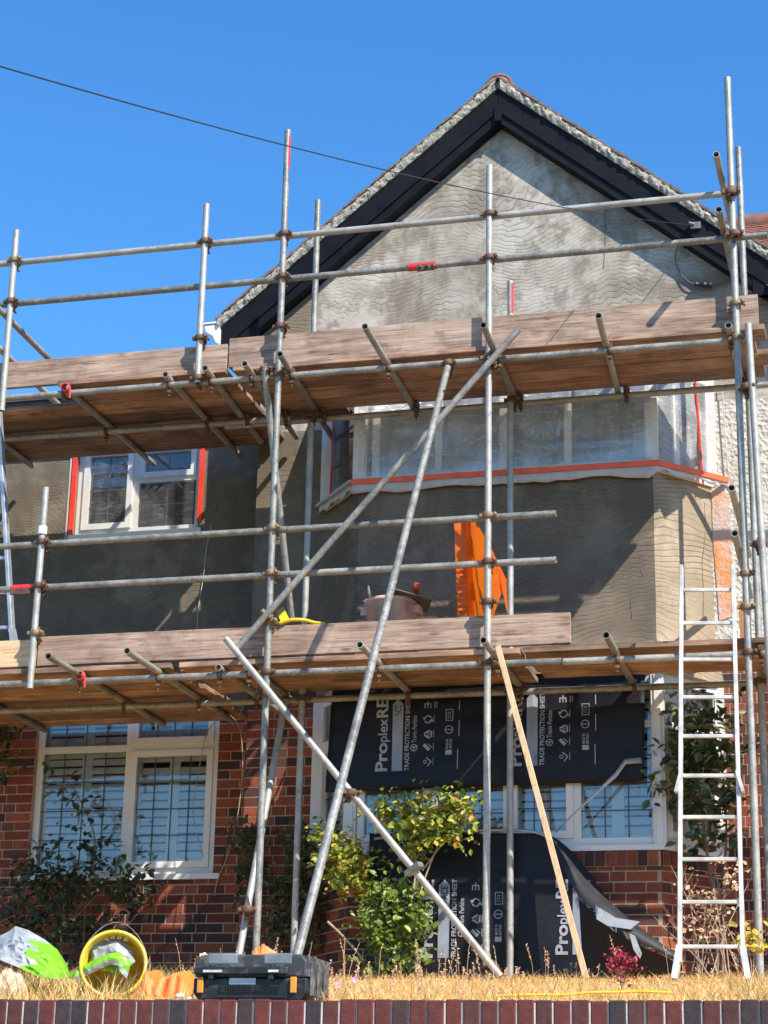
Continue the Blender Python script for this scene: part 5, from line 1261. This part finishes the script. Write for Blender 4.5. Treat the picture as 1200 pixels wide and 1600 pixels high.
plant('pier_shrub', gnd(430, -.15), 'dull dark shrub growing against the brick pier between window and bay', 'shrub',
      [bl(470, 1330, -.2, 30, 40, 240), bl(395, 1360, -.15, 25, 50, 260), bl(450, 1400, -.2, 50, 50, 360), bl(490, 1430, -.2, 25, 45, 160), bl(385, 1310, -.15, 18, 22, 70), bl(440, 1460, -.2, 45, 25, 120)],
      [([gnd(430, -.15), at(425, 1420, -.15), at(400, 1320, -.15)], .009), ([gnd(450, -.15), at(465, 1400, -.2), at(475, 1310, -.2)], .008)], 'leafdull', .058)
plant('yellowing_rose', gnd(560, -.85), 'yellow-green rose bush with a few orange leaves left of the black sheets', 'rose bush',
      [bl(512, 1315, -.85, 16, 24, 112), bl(535, 1345, -.85, 28, 32, 320), bl(548, 1378, -.85, 26, 24, 208), bl(505, 1290, -.85, 8, 10, 25), bl(560, 1345, -.85, 12, 16, 64), bl(575, 1405, -.85, 12, 20, 64)],
      [([gnd(590, -.85), at(582, 1440, -.85), at(575, 1400, -.85), at(545, 1350, -.85)], .010), ([gnd(600, -.85), at(590, 1430, -.85), at(560, 1385, -.85), at(515, 1310, -.85)], .008)], 'leafyel', .055, 'twigl')
plant('climbing_rose', gnd(645, -.95), 'rose with tall bare stems and leafy yellow-green head in front of the bay window', 'climbing rose',
      [bl(600, 1270, -.95, 22, 22, 128), bl(640, 1290, -.95, 34, 26, 320), bl(690, 1275, -.95, 32, 22, 240), bl(725, 1270, -.95, 18, 20, 96), bl(690, 1305, -.95, 26, 18, 192), bl(640, 1255, -.95, 18, 12, 64), bl(650, 1330, -.95, 24, 14, 96), bl(735, 1262, -.95, 10, 10, 32)],
      [([gnd(640, -.95), at(642, 1420, -.95), at(650, 1350, -.95), at(640, 1280, -.95)], .011), ([gnd(650, -.95), at(652, 1420, -.95), at(672, 1350, -.95), at(700, 1290, -.95)], .010), ([at(660, 1360, -.95), at(690, 1320, -.95), at(725, 1275, -.95)], .006), ([at(648, 1350, -.95), at(620, 1300, -.95), at(600, 1262, -.95)], .006)], 'leafyel', .056, 'twigl')
plant('rose_bush', gnd(620, -1.0), 'bright green leafy rose bush at the foot of the lower black sheet', 'rose bush',
      [bl(600, 1395, -1.0, 26, 26, 167), bl(625, 1430, -1.0, 32, 36, 313), bl(612, 1480, -1.0, 34, 36, 313), bl(655, 1440, -1.0, 16, 30, 132), bl(580, 1450, -1.0, 20, 40, 167), bl(640, 1392, -1.0, 16, 14, 59), bl(640, 1490, -1.0, 18, 28, 106), bl(600, 1515, -1.0, 30, 12, 83)],
      [([gnd(615, -1.0), at(612, 1460, -1.0), at(600, 1400, -1.0)], .007), ([gnd(622, -1.0), at(628, 1460, -1.0), at(652, 1410, -1.0)], .007), ([gnd(600, -1.0), at(585, 1470, -1.0), at(580, 1420, -1.0)], .006)], 'leafgreen', .052, 'twigl')
plant('evergreen_climber', gnd(1120, -.55), 'glossy dark evergreen climber over the right cheek of the bay behind the ladder', 'evergreen climber',
      [bl(1060, 1135, -.5, 20, 24, 60), bl(1100, 1130, -.5, 36, 20, 110), bl(1080, 1190, -.5, 34, 40, 165), bl(1120, 1180, -.5, 30, 40, 120), bl(1070, 1250, -.5, 28, 40, 120), bl(1130, 1240, -.5, 22, 50, 100), bl(1105, 1290, -.5, 30, 34, 90), bl(1135, 1310, -.5, 18, 30, 45), bl(1085, 1325, -.5, 20, 12, 25)],
      [([gnd(1120, -.5), at(1118, 1420, -.5), at(1100, 1300, -.5), at(1090, 1180, -.5), at(1100, 1110, -.5)], .016), ([gnd(1128, -.5), at(1130, 1400, -.5), at(1135, 1280, -.5), at(1125, 1160, -.5)], .014), ([at(1108, 1330, -.5), at(1080, 1260, -.5), at(1062, 1150, -.5)], .008)], 'leafmag', .085, 'twig')
# dry twiggy bush right
t_ = thing('dry_bush', gnd(1130, -.8), 'bare dry twiggy bush with a few brown leaves at the foot of the right wall', 'dead bush')
g = MB(); random.seed(21)
for k in range(16):
    x0_ = random.uniform(1075, 1170); b = gnd(x0_, random.uniform(-1.1, -.5)); h = random.uniform(.25, .75); dx = random.uniform(-.35, .30); dy = random.uniform(-.15, .1)
    p = [b, b+Vector((dx*.3, dy*.3, h*.4)), b+Vector((dx*.7, dy*.8, h*.75)), b+Vector((dx, dy, h))]; g.tube(smooth(p, 3), .0055, 5, 0, .002)
    for j in range(3):
        s_ = p[1].lerp(p[3], random.random()); g.tube([s_, s_+Vector((random.uniform(-.14, .14), random.uniform(-.06, .06), random.uniform(.0, .14)))], .003, 4, 0, .0012)
g.build('twigs', M['twigl'], t_)
g = MB(); foliage(g, [bl(1115, 1440, -.8, 46, 42, 130), bl(1080, 1400, -.8, 26, 30, 40), bl(1140, 1370, -.8, 20, 40, 60)], .035); g.build('dry_leaves', M['straw'], t_)
plant('yellow_leaved_plant', gnd(1172, -1.9), 'small plant with bright yellow leaves at the foot of the right-hand standard', 'plant',
      [bl(1160, 1472, -1.9, 16, 10, 34), bl(1180, 1462, -1.9, 12, 9, 22), bl(1182, 1482, -1.9, 12, 8, 20), bl(1190, 1470, -1.9, 9, 10, 14)], [([gnd(1174, -1.9), at(1173, 1500, -1.9), at(1165, 1474, -1.9)], .004), ([gnd(1176, -1.9), at(1178, 1500, -1.9), at(1184, 1468, -1.9)], .004)], 'leafylw', .045, 'twigl')
plant('red_leaved_sapling', gnd(970, -4.6), 'tiny sapling with crimson leaves standing alone on the lawn', 'sapling',
      [bl(970, 1508, -4.6, 20, 15, 130, .05), bl(956, 1500, -4.6, 11, 8, 50, .04), bl(985, 1503, -4.6, 12, 9, 50, .04), bl(973, 1498, -4.6, 16, 5, 40, .04), bl(970, 1530, -4.6, 9, 12, 34, .03)],
      [([at(972, 1572, -4.6), at(971, 1545, -4.6), at(969, 1525, -4.6)], .004), ([at(971, 1545, -4.6), at(980, 1520, -4.6)], .003), ([at(971, 1540, -4.6), at(960, 1515, -4.6)], .003)], 'leafred', .020, 'twig')
# broken branch leaning in the pier shrub
wire_thing('fallen_branch', [(512, 1440), (535, 1462), (556, 1485), (568, 1500)], -1.0, .009, 'twigl', 'weathered bare branch slanting over the brickwork below the yellowing rose', 'branch')
# pink flowers
def flower(x, y, label):
    c = at(x, y, -5.2); c.z = max(c.z, lawn_z(-5.2)+.03); t_ = thing('pink_flower', c, label, 'flower', 'pink flowers on the lawn')
    g = MB()
    for k in range(9):
        a = 2*math.pi*k/9; d = Vector((math.cos(a), -.3, math.sin(a))); n = Vector((.1, -1, .4)); b = d.cross(n).normalized()*.004
        g.add([c, c+d*.009+b, c+d*.017, c+d*.009-b], [(0, 1, 2, 3)])
    g.build('petals', m_simple('pink_petal', (.72, .36, .62), .6), t_); g = MB(); g.tube([c, Vector((c.x, c.y, lawn_z(-5.2)-.01))], .0015, 4); g.build('stem', M['weedg'], t_)
flower(503, 1541, 'small pink flower just right of the toolbox'); flower(529, 1539, 'middle pink flower of the three beside the toolbox'); flower(555, 1531, 'pink flower furthest right from the toolbox')

# ------------------------------------------------------------------ toolbox on the wall head
x0 = at(303, 1560, -6.1).x; x1 = at(481, 1560, -6.1).x; zb = 2.222; Wt = x1-x0; cx = (x0+x1)/2
t_ = thing('toolbox', (cx, -5.95, zb), 'black and grey plastic power tool case with orange latches on the garden wall', 'toolbox')
y0, y1 = -6.12, -5.78
g = MB(); g.prism([(x0+.03, zb+.0), (x1-.03, zb), (x1, zb+.03), (x1, zb+.095), (x0, zb+.095), (x0, zb+.03)], y0, y1); o = bevel(recal(g.build('base', M['boxblack'], t_)), .008)
g = MB()
for k in range(34): xx = x0+.12+(Wt-.24)*k/34; g.box(xx, xx+.004, y0-.006, y0, zb+.028, zb+.062)
g.box(x0+.10, x1-.10, y0-.004, y0-.0005, zb+.012, zb+.024); g.build('ribs', M['boxblack'], t_)
g = MB(); P = [(x0+.004, zb+.098), (x1-.004, zb+.098), (x1-.004, zb+.17), (x1-.03, zb+.195), (x0+.03, zb+.195), (x0+.004, zb+.17)]
g.prism(P, y0+.004, y1-.004); bevel(recal(g.build('lid', M['boxgrey'], t_)), .010)
g = MB(); g.box(x0+.06, x0+.20, y0+.002, y0+.10, zb+.150, zb+.200); g.box(x1-.20, x1-.07, y0+.002, y0+.10, zb+.150, zb+.200); bevel(g.build('organiser_window', M['boxlid'], t_), .008)
g = MB(); g.box(x0+.01, x1-.08, y0-.030, y0-.004, zb+.108, zb+.140); g.box(x0+.075, x0+.10, y0-.026, y0+.01, zb+.085, zb+.15); g.box(x1-.17, x1-.145, y0-.026, y0+.01, zb+.085, zb+.15); bevel(g.build('handle', M['boxblack'], t_), .006)
g = MB(); g.box(x0+.165, x0+.285, y0-.0025, y0-.0005, zb+.068, zb+.094); g.build('label_plate', M['labelw'], t_)
for xx in (x0+.022, x1-.072):
    g = MB(); g.box(xx, xx+.028, y0-.014, y0-.001, zb+.030, zb+.098); bevel(g.build('latch', M['latch'], t_), .004)
for xx, ww in ((x0+.055, .085), (x1-.165, .045)): MB().box(xx, xx+ww, y0-.034, y0-.0305, zb+.116, zb+.126).build('reflective_mark', M['labelw'], t_)
g = MB()
for k in range(3): g.box(x1+.001, x1+.012, y0+.03+.10*k, y0+.10+.10*k, zb+.02, zb+.17)
g.box(x1-.02, x1+.004, y0+.02, y1-.02, zb+.100, zb+.19); bevel(g.build('end_ribs', M['boxgrey'], t_), .006)
g = MB(); g.lathe([(0, 0), (.007, 0), (.006, .03), (0, .032)], Matrix.Translation((x0+.035, y0+.03, zb+.175)), 8); g.box(x0+.02, x0+.045, y0+.01, y0+.05, zb+.165, zb+.20); g.build('corner_clip', M['creamrim'], t_)
# orange netting heap behind the toolbox
def heap(name, c, rx, ry, rz, mat, label, cat, seed=0, n=22, m_=9, parent=None, rot=0):
    g = MB(); vs_ = []
    for j in range(m_+1):
        for i in range(n):
            a = 2*math.pi*i/n; e = (math.pi/2)*j/m_; k_ = 1+.30*noise.noise(Vector((math.cos(a)*1.8+seed, math.sin(a)*1.8, j*.5)))+.10*noise.noise(Vector((math.cos(a)*6+seed, math.sin(a)*6, j*1.4)))
            p = Vector((rx*math.cos(a)*math.cos(e)*k_, ry*math.sin(a)*math.cos(e)*k_, rz*math.sin(e)*k_)); p.rotate(Matrix.Rotation(rot, 3, 'Y')); vs_.append(Vector(c)+p)
    g.add(vs_, [(j*n+i, j*n+(i+1) % n, (j+1)*n+(i+1) % n, (j+1)*n+i) for j in range(m_) for i in range(n)], 0, False)
    o = g.build(name, M[mat], parent); 
    if label: tag(o, label, cat)
    return o
c = at(408, 1496, -5.62); c.z = lawn_z(-5.62)-.02; zt_ = at(408, 1486, -5.62).z-c.z
heap('orange_netting', c, .13, .10, zt_*.95, 'netting', 'crumpled orange netting heaped behind the black toolbox', 'netting', 3)
c = at(270, 1545, -5.0); c.z = lawn_z(-5.0)-.02
g = MB(); vs_ = []; n = 24
for i in range(n+1):
    xx = at(226, 1530, -5.0).x + (at(306, 1530, -5.0).x-at(226, 1530, -5.0).x)*i/n; zz_ = lawn_z(-5.0)
    w1 = .035*noise.noise(Vector((i*.23, 9, 0))); h1 = max(.02, .085+.05*noise.noise(Vector((i*.21, 0, 0)))) * min(1, (n-i)/3+.35, i/2+.3)
    vs_ += [(xx, -5.1+w1, zz_-.02), (xx, -5.06+w1*1.6, zz_+h1), (xx, -4.88, zz_+h1*1.25)]
g.add(vs_, [(3*k, 3*k+3, 3*k+4, 3*k+1) for k in range(n)]+[(3*k+1, 3*k+4, 3*k+5, 3*k+2) for k in range(n)], 0, False)
tag(g.build('orange_cloth', M['netting']), 'flat orange cloth lying on the lawn left of the toolbox', 'cloth')
# yellow rope
pts = smooth([Vector((at(x, 1553, -5.4).x, -5.4, lawn_z(-5.4)+h)) for x, h in ((775, .015), (830, .02), (880, .02), (920, .03), (960, .032), (1000, .035), (1050, .03))], 6)
tag(MB().tube(pts, .006, 6).build('yellow_rope', M['yellow']), 'thin yellow rope lying across the front of the lawn', 'rope')

# ------------------------------------------------------------------ yellow bucket on its side, bags
c = at(178, 1488, -4.85); rb = (at(226, 1488, -4.85)-at(130, 1488, -4.85)).length/2; c.z = lawn_z(-4.85)+rb*.93
ax = Vector((.30, -1.0, .10)).normalized()
t_ = thing('bucket', (c.x, c.y, lawn_z(-4.85)), 'yellow plastic bucket lying on its side with a bag stuffed inside', 'bucket')
Mb = Matrix.Translation(c) @ ax.to_track_quat('Z', 'Y').to_matrix().to_4x4()
g = MB(); g.lathe([(0, -.30), (rb*.76, -.30), (rb*.80, -.29), (rb*.96, 0)], Mb, 34); g.build('outside', M['creamrim'], t_)
g = MB(); g.lathe([(rb*1.0, -.012), (rb*1.03, -.004), (rb*1.03, .006), (rb*.95, .008), (rb*.93, 0), (rb*.78, -.28), (0, -.285)], Mb, 34); g.build('inside', M['yellowp'], t_)
g = MB(); g.tube([Mb @ Vector((rb*1.03*math.cos(R(a)), rb*1.03*math.sin(R(a))*(1.0+.28*math.sin(R(a-0))**2 if a < 180 else 1), .005-.05*math.sin(R(a)))) for a in range(0, 181, 12)], .0022, 5); hd = g.build('handle', M['galv'], t_)
g = MB()
for k in range(4): p = Mb @ Vector((rb*.86*math.cos(R(68+14*k)), rb*.86*math.sin(R(68+14*k)), -.03)); g.box(p.x-.014, p.x+.014, p.y-.003, p.y, p.z-.012, p.z+.010)
g.build('moulded_mark', m_simple('bucket_mark', (.55, .36, .04), .5), t_)
def crumple(P, seed, amp):
    v = P*7.0+Vector((seed, seed*2, seed*3)); a = abs(noise.noise(v))*2-.5; b = abs(noise.noise(v*2.3))*2-.5
    return Vector((noise.noise(v*1.7+Vector((9, 0, 0)))*.5, 1, noise.noise(v*1.4+Vector((0, 9, 0)))*.6))*(amp*(a+.5*b))
def sheetbag(name, top, bot, Yt, Yb, label, seed, matf, mats, nu=34, nv=16, amp=.030, belly=.05):
    """crumpled bag skin: front surface between two outlines, closed by a back sheet"""
    def res(p, n):
        p = [Vector((a, b, 0)) for a, b in p]; L = [0]
        for k in range(len(p)-1): L.append(L[-1]+(p[k+1]-p[k]).length)
        out = []
        for k in range(n+1):
            d = L[-1]*k/n; m_ = max(q for q in range(len(L)) if L[q] <= d+1e-9); m_ = min(m_, len(p)-2); f_ = (d-L[m_])/(L[m_+1]-L[m_]); out.append(p[m_].lerp(p[m_+1], f_))
        return out
    T_, B_ = res(top, nu), res(bot, nu); g = MB()
    for side_ in (0, 1):
        vs_ = []
        for j in range(nv+1):
            v = j/nv
            for k in range(nu+1):
                a, b = at(T_[k].x, T_[k].y, Yt), at(B_[k].x, B_[k].y, Yb); p = a.lerp(b, v); e = math.sin(math.pi*v)*math.sin(math.pi*k/nu)
                if side_ == 0: p = p + Vector((0, -belly*e, 0)) + crumple(p, seed, amp)*min(1, e*3)
                else: p = p + Vector((0, .08*e, 0))
                vs_.append(p)
        b0 = len(g.v); g.v += [tuple(q) for q in vs_]
        for j in range(nv):
            for k in range(nu):
                q = b0+j*(nu+1)+k; g.f.append((q, q+1, q+nu+2, q+nu+1)); g.m.append(matf(k/nu, j/nv)); g.sm.append(False)
    o = g.build(name, [M[q] for q in mats]); tag(o, label, 'bag'); return o
def f1(u, v):
    w_ = u+.10*math.sin(v*7)+.06*math.sin(v*19+u*9)
    if .12 < u < .42 and .30 < v < .55 and int(u*34) % 3 and int(v*26) % 4 == 1: return 2
    return 0 if w_ < .38 else (1 if w_ > .55 or v > .35 else 0)
sheetbag('plaster_bag', [(0, 1462), (14, 1455), (24, 1447), (44, 1453), (70, 1468), (90, 1484), (104, 1506), (110, 1524)], [(0, 1500), (30, 1512), (60, 1526), (90, 1530), (110, 1526)], -4.6, -4.9, 'torn silver and bright lime bag lying in dry grass at the left', 11, f1, ('bagw', 'bagg', 'bagprint'), 90, 40, amp=.034)
f2 = lambda u, v: 1 if (v > .62+.1*math.sin(u*9) or (u < .18 and v < .45)) else (2 if (.45 < v < .55 and .5 < u < .85) else 0)
yb_ = (Mb @ Vector((0, 0, -.04))).y
sheetbag('plaster_bag', [(139, 1510), (141, 1480), (152, 1463), (170, 1458), (188, 1464), (206, 1484), (212, 1502)], [(140, 1512), (150, 1516), (170, 1518), (190, 1522), (210, 1504)], yb_+.05, yb_-.03, 'crumpled silver and lime bag stuffed in the yellow bucket', 5, f2, ('bagw', 'bagg', 'bagprint'), 60, 34, .034, .03)
f3 = lambda u, v: 1 if v < .62 else 0
sheetbag('plaster_bag', [(100, 1527), (125, 1511), (150, 1498), (172, 1489), (186, 1487), (195, 1494), (205, 1503)], [(112, 1533), (132, 1526), (155, 1515), (172, 1507), (184, 1508), (190, 1520), (198, 1530)], yb_-.07, yb_-.09, 'flattened lime green and white bag strip in front of the yellow bucket', 8, f3, ('bagw', 'bagg'), 60, 20, .018, .02)
c = at(12, 1497, -4.9); heap('peach_sack', Vector((c.x, c.y, lawn_z(-4.9)-.02)), .11, .1, .14, 'pinkcloth', 'peach-coloured folded sack at the left edge of the lawn', 'sack', 7)
